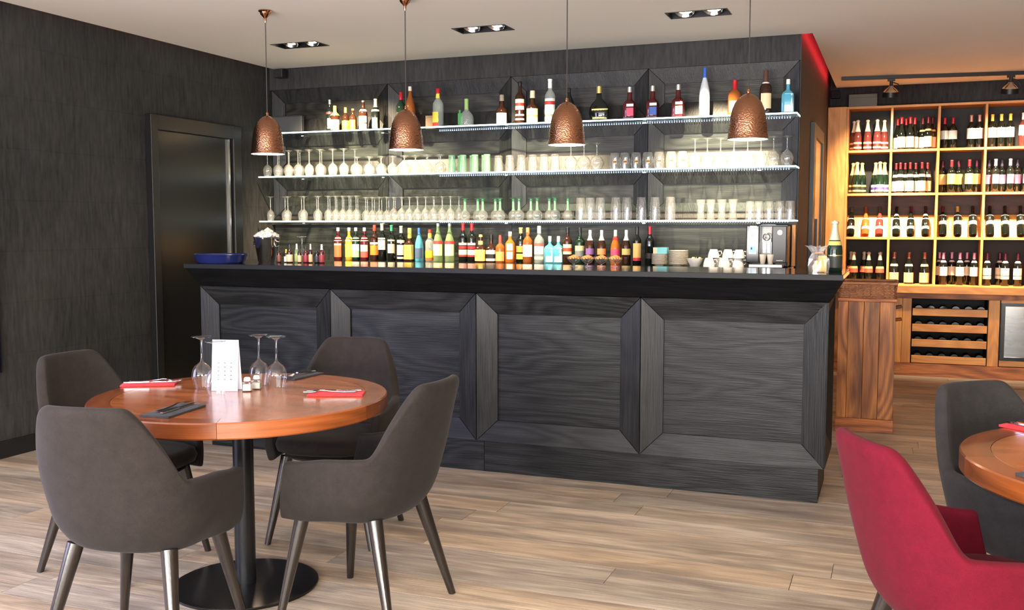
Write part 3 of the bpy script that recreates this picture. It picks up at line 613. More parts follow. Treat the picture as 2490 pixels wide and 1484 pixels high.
# counter bottles
CB = [
 (-3.931,.255,.033,'spirit',B_RED,WHITEF,.90,[(.10,.46,p(226,96,56)),(.46,.52,p(240,200,150))],'syrup bottle with white cap and orange-red label, leftmost of four',{'neck':[(.60,.70,CRM)]}),
 (-3.846,.255,.033,'spirit',B_YEL,WHITEF,.90,[(.10,.50,p(244,214,80))],'syrup bottle with yellow contents and yellow label',{'neck':[(.60,.70,CRM)]}),
 (-3.766,.255,.033,'spirit',B_DGREEN,WHITEF,.90,[(.10,.30,p(140,200,140)),(.30,.50,WH)],'syrup bottle with white cap and pale green label',{'neck':[(.60,.70,CRM)]}),
 (-3.687,.255,.033,'spirit',B_RED,WHITEF,.90,[(.10,.28,p(232,80,70)),(.28,.48,p(246,190,170))],'syrup bottle with white cap and pale red label',{'neck':[(.60,.70,CRM)]}),
 (-3.612,.275,.036,'spirit',B_BROWN,p(214,60,36),.84,[(.16,.44,p(238,120,40)),(.46,.52,WH)],'aperitif bottle with orange-red cap and orange label',{}),
 (-3.527,.288,.033,'bordeaux',B_DARK,CRM,.82,[(.30,.56,p(236,228,206)),(.58,.62,WH)],'dark bottle with cream cap and square white label',{}),
 (-3.442,.275,.031,'bordeaux',B_DARK,GREENF,.84,[(.22,.48,p(206,190,160)),(.56,.60,CRM)],'dark bottle with green cap and crest label',{}),
 (-3.372,.269,.033,'bordeaux',B_DARK,CRM,.80,[(.06,.12,CRM),(.17,.46,p(236,222,190)),(.52,.60,CRM)],'black bottle with three white labels and cream neck',{}),
 (-3.281,.252,.038,'jug',B_BROWN,YELF,.70,[(.06,.50,p(228,188,80))],'brown bottle with big square yellow label and yellow neck',{'sq':True}),
 (-3.198,.253,.034,'tall',B_BLUE,BLUEF,.86,[(.10,.40,p(70,90,120))],'slim blue glass bottle beside the tequila',{}),
 (-3.119,.240,.037,'spirit',B_CLEAR,p(210,50,40),.90,[(.04,.12,p(214,90,40)),(.12,.34,p(244,200,40))],'clear tequila bottle with red cap and round yellow label',{'neck':[(.76,.89,YEL)]}),
 (-3.034,.288,.038,'tall',B_GREEN,SILV,.93,[(.16,.46,p(230,222,170))],'pale green vermouth bottle with cream label, left of two',{'neck':[(.47,.55,p(200,50,50))]}),
 (-2.935,.288,.038,'tall',B_GREEN,SILV,.93,[(.16,.46,p(230,222,170))],'pale green vermouth bottle with cream label, right of two',{'neck':[(.47,.55,p(200,50,50))]}),
 (-2.834,.288,.034,'bordeaux',B_DARK,REDF_,.82,[(.14,.19,p(196,40,40)),(.19,.32,CRM),(.34,.42,p(160,30,36)),(.44,.50,p(232,190,180))],'dark vermouth bottle with red cap, left of two',{}),
 (-2.747,.288,.034,'bordeaux',B_DARK,REDF_,.82,[(.14,.19,p(196,40,40)),(.19,.32,CRM),(.34,.42,p(160,30,36)),(.44,.50,p(232,190,180))],'dark vermouth bottle with red cap, right of two',{}),
 (-2.672,.203,.038,'jug',B_BROWN,p(226,190,110),.92,[(.05,.46,p(232,196,96))],'square brown bottle with large yellow label',{'sq':True,'neck':[(.64,.78,p(236,206,110))]}),
 (-2.597,.203,.036,'jug',B_BROWN,BLKF,.84,[(.05,.14,p(220,214,190)),(.14,.30,BLK),(.30,.44,p(226,218,190))],'square dark bottle with black and cream label',{'sq':True}),
 (-2.512,.200,.036,'squat',B_AMBER,p(190,50,44),.72,[(.06,.40,p(190,150,90))],'stubby amber whisky bottle with red cap',{}),
 (-2.431,.226,.038,'spirit',B_ORA,CRM,.86,[(.12,.36,WH),(.40,.62,p(244,238,226))],'orange liqueur bottle with white upright label',{'ang':36}),
 (-2.355,.257,.036,'bordeaux',B_DARK,p(222,196,110),.84,[(.10,.26,p(190,170,70)),(.30,.48,p(220,140,60))],'dark bottle with yellow cap and amber labels',{}),
 (-2.288,.257,.038,'spirit',B_AMBER,p(196,130,80),.80,[(.18,.52,p(244,240,226))],'amber bottle with square white label and brown cap',{}),
 (-2.197,.269,.038,'spirit',B_CLEAR,WHITEF,.80,[(.10,.18,p(222,214,180)),(.24,.46,WH),(.46,.54,p(216,90,80))],'clear rum bottle with white cap and white label',{}),
 (-2.122,.193,.039,'squat',B_BLUE,WHITEF,.80,[(.05,.58,p(222,236,236))],'turquoise gin bottle with white label, left of two',{'sq':True,'ang':40}),
 (-2.044,.193,.039,'squat',B_BLUE,WHITEF,.80,[(.05,.58,p(222,236,236))],'turquoise gin bottle with white label, right of two',{'sq':True,'ang':40}),
 (-1.973,.257,.034,'bordeaux',B_BROWN,BLKF,.88,[(.26,.34,p(220,220,170)),(.34,.44,p(190,70,40)),(.44,.54,p(220,220,170))],'dark rum bottle with oval cream label',{}),
 (-1.887,.257,.038,'spirit',B_DGREEN,BLKF,.86,[(.20,.36,p(110,116,116)),(.36,.50,p(200,186,140))],'dark bottle with grey-green label behind snack bowls',{}),
 (-1.799,.239,.034,'tall',B_BROWN,WHITEF,.70,[(.28,.46,p(124,84,150))],'liqueur bottle with white neck and purple label',{}),
 (-1.711,.239,.034,'tall',B_BROWN,WHITEF,.70,[(.28,.46,p(230,140,90))],'liqueur bottle with white neck and orange label',{}),
 (-1.615,.240,.036,'tall',B_ORA,WHITEF,.82,[(.26,.44,p(226,70,110))],'liqueur bottle with white neck and pink label',{'neck':[(.70,.80,p(216,60,50))]}),
 (-1.526,.240,.034,'tall',B_BROWN,WHITEF,.70,[(.28,.46,p(196,176,110))],'liqueur bottle with white neck and olive label',{}),
 (-1.446,.267,.031,'bordeaux',B_DARK,BLKF,.80,[(.10,.18,p(196,40,60)),(.18,.56,p(226,184,110))],'black bottle with long yellow label and red foot band',{}),
 (-1.359,.267,.034,'bordeaux',B_DARK,REDF_,.80,[(.16,.30,p(30,26,24))],'dark bottle with red cap, last before the plates',{}),
]
for i, (x, H, Rb, kind, gl, cap, capz, rows, lb, kw) in enumerate(CB):
    kw = dict(kw); ang = kw.pop('ang', 62)
    bottle('counter_bottle', (x, 1.93 + (.03 if i % 3 == 1 else 0), ZK), H+.008, Rb, kind, gl, lb + ', on back counter', cap=cap, capz=capz, rows=rows, ang=ang, group='bottles along the back counter', **kw)

# glasses: profiles measured upside down (rim on the shelf) or upright
def g_wine(rb, rr, hb, ht, rf, seg=18):   # inverted stemmed glass: rim radius rr at z=0, bowl rb, bowl height hb, total ht, foot rf
    return [(rr, 0), (rr*1.05, hb*.12), (rb*.97, hb*.38), (rb, hb*.52), (rb*.93, hb*.70), (rb*.68, hb*.87), (rb*.30, hb*.98), (.0055, hb*1.06), (.0038, hb*1.2), (.0036, ht-.030), (.0055, ht-.014), (rf*.5, ht-.006), (rf, ht-.0015), (rf, ht), (0, ht-.002)]
def glass_set(name, label, group, xs, z, mesh_fn, mat, ys, rot=None, cat='glass', child=None):
    me = mesh_fn()
    for i, x in enumerate(xs):
        o = link(name, me, mat, None, (x, ys[i % len(ys)], z)); tag(o, label + ', ' + ORD[i] + ' from left', cat, group)
        if rot: o.rotation_euler.z = rot
        if child: child(o)
zm, zbt = ZS['middle'], ZS['bottom']
MID = [[-4.59,-4.537,-4.489,-4.437,-4.385,-4.333,-4.293,-4.242,-4.187,-4.124,-4.085,-4.019,-3.965,-3.915,-3.862,-3.812],
       [-3.74,-3.677,-3.632,-3.576,-3.52,-3.465,-3.421,-3.362,-3.319,-3.268,-3.218,-3.167,-3.114,-3.06,-3.004],
       [-2.913,-2.867,-2.819,-2.767,-2.719,-2.667,-2.619],
       [-2.525,-2.434,-2.341,-2.249,-2.16,-2.073], [-1.957,-1.856,-1.758],
       [-1.618,-1.541,-1.460,-1.374,-1.293,-1.205,-1.124], [-1.042,-.955,-.863,-.77,-.677,-.587,-.502,-.412]]
glass_set('wine_glass', 'tall upturned wine glass in left row on the middle shelf', 'tall upturned wine glasses, middle shelf left', MID[0], zm, lambda: lathe(g_wine(.038,.030,.098,.212,.034), 18), GLASSW, (1.92, 2.01))
glass_set('goblet', 'short-stemmed upturned goblet in the row on the middle shelf', 'short-stemmed upturned goblets, middle shelf', MID[1], zm, lambda: lathe(g_wine(.042,.034,.088,.142,.034), 18), GLASSW, (1.92, 2.01))
def tumbler(r0, r1, h): return lambda: lathe([(r0, 0), (r0*1.01, h*.3), (r1, h*.97), (r1*.97, h), (0, h)], 20)
glass_set('green_tumbler', 'upturned pale green highball tumbler with dark green base, middle shelf', 'green tumblers, middle shelf', MID[2], zm, tumbler(.027, .026, .135), GREENP, (1.93, 2.0),
          child=lambda o: link('base', cached('gtb', lambda: lathe([(0,.1352),(.0262,.1352),(.0265,.130),(.0268,.124),(.0268,.1235)], 18)), GREENG, o))
glass_set('highball_glass', 'upturned faceted clear highball glass on the middle shelf', 'faceted highball glasses, middle shelf', MID[3], zm, lambda: lathe([(.036,0),(.035,.04),(.031,.085),(.030,.105),(.033,.112),(.030,.120),(.024,.124),(0,.122)], 10, sharp=20), GLASSW, (1.93,))
glass_set('balloon_glass', 'upturned balloon wine glass beside third lamp, middle shelf', 'balloon glasses, middle shelf centre', MID[4], zm, lambda: lathe(g_wine(.048,.036,.108,.195,.036), 20), GLASSW, (1.95,))
glass_set('latte_glass', 'upturned short latte glass with round brown mark, middle shelf', 'latte glasses, middle shelf', MID[5], zm, lambda: lathe([(.036,0),(.039,.03),(.040,.06),(.037,.09),(.034,.112),(.031,.118),(0,.118)], 18), GLASSW, (1.93,),
          child=lambda o: link('printed_mark', cached('lgm', lambda: label_mesh('spirit', .0395, .2, [(.20,.33,p(206,168,110)),(.24,.29,p(90,30,20))], 17, False, 1.0, .3)), None, o))
glass_set('red_wine_glass', 'big upturned wine glass at right end of the middle shelf', 'big upturned wine glasses, middle shelf right', MID[6], zm, lambda: lathe(g_wine(.0425,.033,.110,.205,.036), 20), GLASSW, (1.96,))
BOT = [[-4.561,-4.472,-4.392,-4.312,-4.236,-4.165,-4.099,-4.04,-4.009,-3.975,-3.94,-3.909,-3.875,-3.844,-3.813,-3.779,-3.749],
       [-3.696,-3.662,-3.632,-3.602,-3.565,-3.539,-3.502,-3.472,-3.443],
       [-3.41,-3.38,-3.34,-3.314,-3.271,-3.242,-3.202,-3.173,-3.13,-3.098,-3.063,-3.027,-2.988,-2.956,-2.918,-2.886],
       [-2.799,-2.726,-2.651,-2.579,-2.508,-2.431,-2.354,-2.288,-2.209,-2.14,-2.068,-1.994],
       [-1.876,-1.803,-1.725,-1.609,-1.526,-1.419,-1.32,-1.209], [-.991,-.921,-.844,-.767], [-.649,-.59,-.52,-.449,-.382]]
glass_set('white_wine_glass', 'thin upturned wine glass in left row on the bottom shelf', 'thin upturned wine glasses, bottom shelf left', BOT[0], zbt, lambda: lathe(g_wine(.0315,.026,.090,.200,.033), 18), GLASSW, (1.91, 1.99))
glass_set('flute_glass', 'narrow upturned stemmed glass in a packed group, bottom shelf', 'narrow stemmed glasses, bottom shelf', BOT[1], zbt, lambda: lathe(g_wine(.030,.026,.082,.188,.031), 16), GLASSW, (2.0, 1.91))
glass_set('cordial_glass', 'upturned stemmed glass in middle row on the bottom shelf', 'stemmed glasses, bottom shelf middle', BOT[2], zbt, lambda: lathe(g_wine(.034,.030,.096,.186,.033), 16), GLASSW, (1.91, 2.0))
def green_stem(o): link('stem', cached('gst', lambda: lathe([(.014,.076),(.0105,.088),(.0095,.120),(.0105,.148),(.013,.156),(.012,.163),(.028,.168),(.030,.170),(0,.170)], 14)), GREENG, o)
glass_set('green_stem_glass', 'upturned roemer glass with thick green stem, bottom shelf', 'green-stemmed glasses, bottom shelf', BOT[3], zbt, lambda: lathe([(.030,0),(.037,.02),(.039,.042),(.034,.062),(.020,.075),(.012,.079)], 18), GLASSW, (1.92, 2.0), child=green_stem)
glass_set('long_drink_glass', 'tall upturned long drink glass on the bottom shelf', 'long drink glasses, bottom shelf', BOT[4], zbt, tumbler(.039, .032, .165), GLASSW, (1.94,))
glass_set('irish_coffee_glass', 'waisted clear coffee glass on the bottom shelf under the rightmost lamp', 'waisted coffee glasses, bottom shelf', BOT[5], zbt, lambda: lathe([(0,0),(.034,0),(.034,.004),(.026,.014),(.027,.05),(.022,.075),(.030,.12),(.034,.145)], 18), GLASSW, (1.94,))
glass_set('water_tumbler', 'upturned water tumbler at right end of the bottom shelf', 'water tumblers, bottom shelf right', BOT[6], zbt, tumbler(.033, .029, .130), GLASSW, (1.93,))

# ------------------------------------------------------------------ things on the back counter and the bar top
YK = 1.86
def plates(x, n, r, z0, label, grp):
    me = lathe([(0,0),(r*.55,0),(r*.6,.004),(r,.011),(r,.0135),(r*.58,.0065),(0,.005)], 28)
    for i in range(n): tag(link('saucer', me, CREAM, None, (x, YK, z0+i*.0085)), label + ', ' + ORD[i] + ' from the bottom', 'saucer', grp)
    return z0+n*.0085+.006
zz = plates(-1.262, 9, .058, ZK, 'cream saucer in left stack beneath the turquoise box', 'left stack of saucers')
tbx = thing('turquoise_box', 'small turquoise and cream box lying on the left saucer stack', 'box', (-1.255, YK, zz)); box('carton', -.05, .05, -.03, .03, 0, .045, p(120,200,206), tbx, .002); box('cream_side', -.049, -.02, -.0308, -.0302, .003, .042, p(222,206,170), tbx)
plates(-1.130, 12, .070, ZK, 'cream saucer in right stack beside the sugar bowl', 'right stack of saucers')
sg = thing('sugar_bowl', 'white sugar bowl filled with paper sachets', 'bowl', (-1.012, YK, ZK)); link('bowl', lathe([(0,0),(.035,0),(.05,.03),(.055,.05),(.052,.05),(.045,.03),(0,.012)], 24), WHITEP, sg)
for i in range(10):
    a = i*2.4; tag(link('sugar_sachet', boxm(-.006,.006,-.0015,.0015,0,.05), (CRM if i % 3 else p(214,170,90)), sg, (.026*math.cos(a), .026*math.sin(a), .012), (R(14)*math.sin(a), R(14)*math.cos(a), a)))
def cup(x, y, z, up, label, grp):
    o = thing('coffee_cup', label, 'cup', (x, y, z), 0, grp)
    pr_ = [(0,0),(.024,0),(.026,.003),(.036,.03),(.040,.058),(.0375,.058),(.033,.03),(0,.006)]
    if not up: pr_ = [(r, .058-q) for r, q in pr_]
    link('cup_body', cached(('cup', up), lambda: lathe(pr_, 24)), WHITEP, o)
    pts = [(.034,-.0,.045), (.052,0,.046), (.056,0,.030), (.045,0,.016), (.031,0,.018)]
    link('handle', cached('cuph', lambda: tube_path(pts, .004, 6)), WHITEP, o)
for i, (x, y) in enumerate(((-.905,1.81),(-.86,1.905),(-.80,1.81),(-.765,1.905),(-.705,1.81))):
    cup(x, y, ZK, False, '%s from left of white upturned coffee cups beside the coffee machine' % ORD[i], 'upturned coffee cups')
for i, (x, y) in enumerate(((-.882,1.858),(-.783,1.858),(-.700,1.812))):
    cup(x, y, ZK+.0585, False, '%s from left of white coffee cups stacked on other upturned cups' % ORD[i], 'coffee cups of the upper layer')
# coffee machine
cm = thing('coffee_machine', 'black automatic coffee machine with chrome spout at end of back counter', 'coffee machine', (-.512, 1.88, ZK))
BP = plain('gloss_black_plastic', (.008,.008,.009), .15)
box('body', -.132, .132, -.06, .17, .0, .283, BP, cm, .008)
box('left_tower', -.132, -.045, -.15, -.061, .03, .283, BP, cm, .006)
box('right_tower', .035, .132, -.13, -.061, .03, .278, plain('matt_black_plastic', (.01,.01,.011), .35), cm, .006)
box('display', -.035, .025, -.066, -.0605, .205, .262, plain('grey_display', (.10,.11,.10), .2), cm)
box('orange_lamp', .026, .034, -.066, -.0606, .252, .262, emission('orange_lamp', (1,.25,.05), 2), cm)
link('spout', multi([(-.022,-.006,-.12,-.06,.10,.17), (.006,.022,-.12,-.06,.10,.17)]), CHROME, cm)
link('spout_block', multi([(-.03,.03,-.118,-.062,.171,.195)]), BP, cm)
link('steam_ring', tube_path([(.0+.022*math.cos(a), -.125, .205+.022*math.sin(a)) for a in [i*math.pi/8 for i in range(17)]], .004, 6), CHROME, cm)
box('drip_tray', -.11, .11, -.17, -.061, 0, .022, STEEL, cm, .003)
box('hopper_lid', -.06, .05, .0, .12, .2835, .290, plain('smoked_lid', (.03,.025,.02), .2), cm, .006)
link('side_knob', lathe([(0,0),(.018,0),(.016,.012),(0,.012)], 20), CHROME, cm, (.088,-.131,.235), (R(90),0,0))
box('name_plate', .066, .108, -.1325, -.1305, .045, .050, p(190,190,190), cm)
lf = thing('leaflet', 'white and pink leaflet with blue foot fixed to the coffee machine', 'leaflet', (-.60, 1.727, ZK+.09))
lv = [(-.024,0),(.024,0),(.026,.06),(.03,.09),(.036,.15),(.024,.19),(-.018,.19),(-.034,.13),(-.022,.09)]
link('sheet', mesh([(x,0,z) for x, z in lv]+[(x,.002,z) for x, z in lv], [tuple(range(9)), tuple(range(17,8,-1))]+[(i,(i+1)%9,(i+1)%9+9,i+9) for i in range(9)]), p(238,232,240), lf)
box('pink_print', -.016, .012, -.0012, -.0002, .115, .155, p(232,160,170), lf); box('blue_print', -.02, .02, -.0012, -.0002, .012, .055, p(140,190,214), lf); box('dark_print', -.012, -.002, -.002, -.0013, .03, .045, p(40,70,90), lf)
for x in (-.537, -.484):
    t = thing('latte_cup', ('left' if x < -.51 else 'right')+' tapered cream latte glass under the coffee machine spout', 'cup', (x, 1.763, ZK+.0225)); link('cup_body', lathe([(0,0),(.015,0),(.017,.003),(.026,.066),(.0245,.066),(.016,.006),(0,.005)], 20), CREAM, t); link('coffee', lathe([(0,.055),(.022,.055)], 20), p(150,100,60), t)
wbd = thing('wooden_board', 'narrow pale wooden board standing right of the coffee machine', 'board', (-.362, 2.04, ZK)); box('plank', -.012, .012, -.02, .02, 0, .285, OAKZ, wbd, .002); box('end_grain', -.0118, .0118, -.0198, .0198, .2851, .287, RUSTX, wbd)
# bar top
tr = thing('blue_tray', 'round navy blue tray at left end of the bar top', 'tray', (-3.69, .11, ZC), 0)
NB = plain('navy_enamel', (.012,.018,.09), .18)
link('tray_body', lathe([(0,0),(.138,0),(.152,.012),(.164,.05),(.167,.052),(.160,.054),(.147,.016),(0,.006)], 40), NB, tr)
link('rim', lathe([(.160,.0545),(.1675,.0525),(.170,.0545),(.1675,.058),(.161,.057),(.160,.0545)], 40), NB, tr)
ib = thing('ice_bucket', 'steel ice bucket heaped with ice beside the blue tray', 'ice bucket', (-3.485, .31, ZC))
link('bucket', lathe([(0,0),(.052,0),(.054,.006),(.056,.008),(.080,.155),(.084,.160),(.084,.164),(.077,.163),(.052,.012),(0,.01)], 32), plain('bright_steel', (.9,.88,.84), .17, 1), ib)
for s in (-1, 1): link('handle', tube_path([(s*.076,0,.135),(s*.098,0,.13),(s*.098,0,.105),(s*.072,0,.10)], .005, 6), CHROME, ib)
ICE = thin_glass('ice', (.93,.94,.86), .25, .7, .55, .15)
for i in range(46):
    a = i*2.399; r = .072*math.sqrt((i+.5)/46); s = random.uniform(.009,.015)
    link('ice_cube', cached(('ice', i % 5), lambda: boxm(-.012,.012,-.011,.011,-.0115,.0115,.003)), ICE, ib, (r*math.cos(a), r*math.sin(a), .158+(.072-r)*.65+random.uniform(0,.012)), (random.random()*3, random.random()*3, random.random()*3))
SM = [(-3.385,.105,.012,B_BROWN,p(120,60,50),BLKF,'slim dark bitters bottle, leftmost of the small bottles'),
      (-3.352,.085,.013,B_BROWN,WH,YELF,'tiny bitters bottle with yellow cap'),
      (-3.305,.115,.021,B_BROWN,p(206,186,150),BLKF,'small bitters bottle with beige label'),
      (-3.272,.12,.015,B_GREEN,p(150,160,90),WHITEF,'small olive bottle with tall white cap'),
      (-3.232,.105,.012,B_BROWN,p(216,180,140),BLKF,'slim bottle with pale label beside a dark red bottle'),
      (-3.203,.105,.018,B_RED,p(150,40,56),BLKF,'small dark red bottle with red label'),
      (-3.150,.12,.012,B_BROWN,p(220,176,130),WHITEF,'slim bottle with tall white cap and tan label'),
      (-3.122,.10,.016,B_DARK,p(50,50,60),BLKF,'small black bottle beside the tan labelled bottle'),
      (-3.068,.118,.017,B_RED,p(140,44,50),WHITEF,'small red bottle with white cap, rightmost of small bottles')]
for i, (x, H, Rb, gl, lc, cp, lb) in enumerate(SM):
    bottle('bitters_bottle', (x, .30+(.03 if i % 2 else 0), ZC), H, Rb, 'spirit', gl, lb + ' on the bar top', cap=cp, capz=.72, rows=[(.06,.46,lc)], ang=80, group='small bottles on the bar top')
o = link('stem_glass', lathe(g_wine(.036,.028,.088,.165,.036), 18), GLASS, None, (-3.31, .45, ZC)); tag(o, 'upturned stem glass behind the small bottles on bar top', 'glass')
NUT = p(206,150,84)
for i, x in enumerate((-1.425, -1.345, -1.262, -1.180)):
    t = thing('snack_bowl', ('leftmost', 'second', 'third', 'rightmost')[i]+' of four footed glass bowls of nuts on the bar top', 'bowl', (x, .36, ZC), 0, 'snack bowls on the bar top')
    link('bowl', cached('snb', lambda: lathe([(0,0),(.024,0),(.024,.003),(.006,.008),(.006,.018),(.022,.026),(.037,.045),(.040,.060),(.038,.060),(.034,.046),(0,.026)], 22)), GLASST, t)
    bmv, bmf = [], []
    for k in range(30):
        a = k*2.4; r = .033*math.sqrt((k+.5)/30); v, f = box_data(-.006,.006,-.004,.004,-.004,.004); M = Matrix.Translation((r*math.cos(a), r*math.sin(a), .05+(.033-r)*.55)) @ Matrix.Rotation(k*1.3, 4, 'Z') @ Matrix.Rotation(k*.7, 4, 'X')
        n = len(bmv); bmv += [tuple(M @ Vector(q)) for q in v]; bmf += [tuple(j+n for j in q) for q in f]
    tag(link('nuts', mesh(bmv, bmf), NUT, t), kind='stuff')
bottle('champagne_bottle', (.005, .30, ZC), .262, .040, 'champagne', B_DGREEN, 'large champagne bottle with pale gold neck at right end of bar top', cap=plain('pale_gold_foil', (.66,.62,.42), .4, .5), capz=.62, rows=[(.08,.30,p(40,44,40)),(.31,.33,GOLD)], ang=60, neck=[(.52,.60,p(200,180,90))])
gp = thing('gift_bag', 'clear cellophane gift bag with yellow card beside the champagne bottle', 'gift bag', (-.06, .17, ZC))
CELLO = thin_glass('cellophane', (.95,.95,.96), .16, .8, .08, .06)
gv, gf = [], []
NS = 14
for (r, z, j) in ((.046,0,.004),(.050,.03,.006),(.042,.07,.010),(.022,.098,.006),(.035,.118,.012),(.046,.130,.018)):
    for i in range(NS):
        a = 2*math.pi*i/NS; rr = r+(j if i % 2 else -j); gv.append((rr*math.cos(a)-.1*z*(z > .09), rr*math.sin(a)*.7, z+(.008 if i % 2 and z > .11 else 0)))
for k in range(5):
    for i in range(NS): gf.append((k*NS+i, k*NS+(i+1) % NS, (k+1)*NS+(i+1) % NS, (k+1)*NS+i))
link('cellophane', mesh(gv, gf), CELLO, gp)
box('card', -.005, .036, -.012, -.010, .004, .085, p(236,196,96), gp); box('contents', -.026, .022, -.006, .018, .002, .06, p(206,176,120), gp, .006)
link('twist_tie', tube_path([(-.022+.0,-.016,.098),(0,-.018,.1),(.02,-.012,.098)], .003, 5), p(226,150,120), gp)

# ------------------------------------------------------------------ wine shelves
WX = [-.16, .232, .640, 1.034, 1.436, 1.84]; WZ = [2.505, 2.097, 1.689, 1.276, .842]
WY0, WY1 = 4.95, 5.245
wsx = thing('wine_shelf', 'honey oak wine shelf unit with square compartments along the far wall', 'shelf unit', (0, 0, 0))
box('side_board', XS+.004, WX[0]-.012, WY0-.005, WY0+.02, .842, 2.52, OAKZ, wsx, .002)
BACK = plain('dark_back_board', (.012,.011,.011), .7); BACKB = wood('brown_back_board', s2l(60,34,20), s2l(86,50,30), 'X', 1, .6)
for i, x in enumerate(WX): box('upright', x-.011, x+.011, WY0, WY1-.01, .842, 2.494, OAKZ, wsx, .0015)
for j, z in enumerate(WZ):
    if j == 0: box('top_board', XS+.004, WX[-1]+.02, WY0-.004, WY1, z-.010, z+.012, OAKX, wsx, .0015)
    elif j < 4:
        for i in range(len(WX)-1): box('shelf_board', WX[i]+.0112, WX[i+1]-.0112, WY0+.001, WY1-.01, z-.012, z+.011, OAKX, wsx, .0015)
for i in range(len(WX)-1):
    for j in range(4): box('back_board', WX[i]+.0112, WX[i+1]-.0112, WY1-.009, WY1, WZ[j+1]+.012, WZ[j]-.013, BACKB if j == 2 else BACK, wsx)
    # slanted display board of the third row
    x0, x1 = WX[i]+.012, WX[i+1]-.012; z0 = WZ[3]+.0115
    link('display_board', mesh([(x0,5.025,z0),(x1,5.025,z0),(x1,5.135,z0+.207),(x0,5.135,z0+.207),(x0,5.235,z0),(x1,5.235,z0),(x1,5.235,z0+.207),(x0,5.235,z0+.207)], [(0,1,2,3),(4,7,6,5),(0,4,5,1),(1,5,6,2),(2,6,7,3),(3,7,4,0)]), OAKX, wsx)
RN = ['top', 'second', 'third', 'bottom']; CN = ['leftmost', 'second', 'third', 'fourth']
WN = {}
def CI(x): return max(i for i in range(5) if x > WX[i])
def wine(x, row, kind, gl, cap, rows, label, group, y=5.06, H=.30, Rb=.035, neck=None, capz=.80, ang=85, rot=None, z=None):
    if row != 2 and group != 'rose bottle':
        WN[group] = WN.get(group, 0)+1; label = ORD[WN[group]-1] + ' ' + label
    x = min(max(x, WX[CI(x)]+.015+Rb), WX[CI(x)+1]-.015-Rb)
    return bottle('wine_bottle', (x, y, (WZ[row+1]+.0115 if row < 3 else .8425) if z is None else z), H, Rb, kind, gl, label, cap=cap, rows=rows, neck=neck, capz=capz, ang=ang, group=group, rot=rot, face=.08)
def cell(row, col): return '%s row, %s wine compartment' % (RN[row], CN[col])
# top row
for k, x in enumerate([-.121,-.072,.017,.103,.165]): wine(x, 0, 'champagne', B_ROSE, ROSEG, [(.07,.13,p(236,190,160)),(.13,.22,p(90,40,34)),(.22,.28,p(236,190,160))], 'rose champagne bottle with copper foil, '+cell(0,0), 'rose champagne bottles', y=(5.14,5.05,5.05,5.05,5.13)[k], H=.292, Rb=.037, capz=.62)
for k, x in enumerate([.283,.318,.358,.394,.434]): wine(x, 0, 'burgundy', B_DARK, REDF_, [(.06,.40,p(232,220,190))], 'red capped wine bottle with cream label, '+cell(0,1), 'red capped bottles, top row', y=(5.17,5.03,5.17,5.03,5.10)[k])
for k, x in enumerate([.505,.550,.588]): wine(x, 0, 'burgundy', B_DARK, DREDF, [(.06,.39,p(226,206,168))], 'dark capped bottle with ornate neck label, '+cell(0,1), 'ornate neck bottles, top row', neck=[(.56,.62,p(222,180,120))], y=5.03 if k == 1 else 5.13)
for k, x in enumerate([.692,.763]): wine(x, 0, 'bordeaux', B_DARK, REDF_, [(.30,.58,p(206,204,196))], 'red capped bottle with small white label, '+cell(0,2), 'left pair of the third compartment', H=.285)
for k, x in enumerate([.916,.988]): wine(x, 0, 'bordeaux', B_DARK, plain('salmon_foil', (.75,.35,.28), .35, .3), [(.28,.60,p(232,226,210))], 'pink capped bottle with wide white label, '+cell(0,2), 'right pair of the third compartment', H=.30)
for k, x in enumerate([1.092,1.166,1.24]): wine(x, 0, 'bordeaux', B_DARK, YELF, [(.30,.60,p(232,226,208))], 'yellow capped bottle with wide white label, '+cell(0,3), 'yellow capped bottles')
wine(1.345, 0, 'bordeaux', B_ROSE, WHITEF, [(.34,.64,p(236,222,206))], 'rose wine bottle with white cap at picture edge, top row', 'rose bottle', H=.305)
# second row
for k, x in enumerate([-.106,-.068,-.025]): wine(x, 1, 'champagne', B_DGREEN, plain('yellow_gold_foil', (.88,.70,.28), .42, .2), [(.06,.12,p(200,190,140)),(.12,.22,p(40,46,36)),(.22,.28,p(206,190,130))], 'gold foiled champagne bottle with olive label, '+cell(1,0), 'left champagne trio', y=5.05 if k == 1 else 5.12, Rb=.039, capz=.60)
for k, x in enumerate([.098,.138,.178]): wine(x, 1, 'champagne', B_DGREEN, plain('yellow_gold_foil', (.88,.70,.28), .42, .2), [(.06,.12,p(206,200,214)),(.12,.20,p(70,66,130)),(.20,.28,p(210,204,220))], 'gold foiled champagne bottle with violet label, '+cell(1,0), 'right champagne trio', y=5.05 if k == 1 else 5.12, Rb=.039, capz=.60)
for k, x in enumerate([.278,.319,.362,.405,.455,.508,.558]): wine(x, 1, 'burgundy', B_DARK, DREDF, [(.07,.40,p(240,226,190) if k < 5 else p(216,186,140))], 'red capped bottle with cream label and neck badge, '+cell(1,1), 'neck badge bottles, second row', neck=[(.53,.62,p(240,222,190))], y=5.03 if k % 2 else 5.12, H=.285)
for k, (x, c, yy) in enumerate([(.685,p(206,180,120),5.14),(.762,p(244,216,120),5.04),(.826,p(226,190,100),5.12),(.912,p(246,220,130),5.04),(.980,p(226,186,100),5.12)]):
    wine(x, 1, 'bordeaux', B_DARK, (REDF_ if k in (1,3) else BURG), [(.26,.58,c)], ('bright red' if k in (1,3) else 'dark red')+' capped bottle with yellow label, '+cell(1,2), 'yellow label bottles', y=yy)
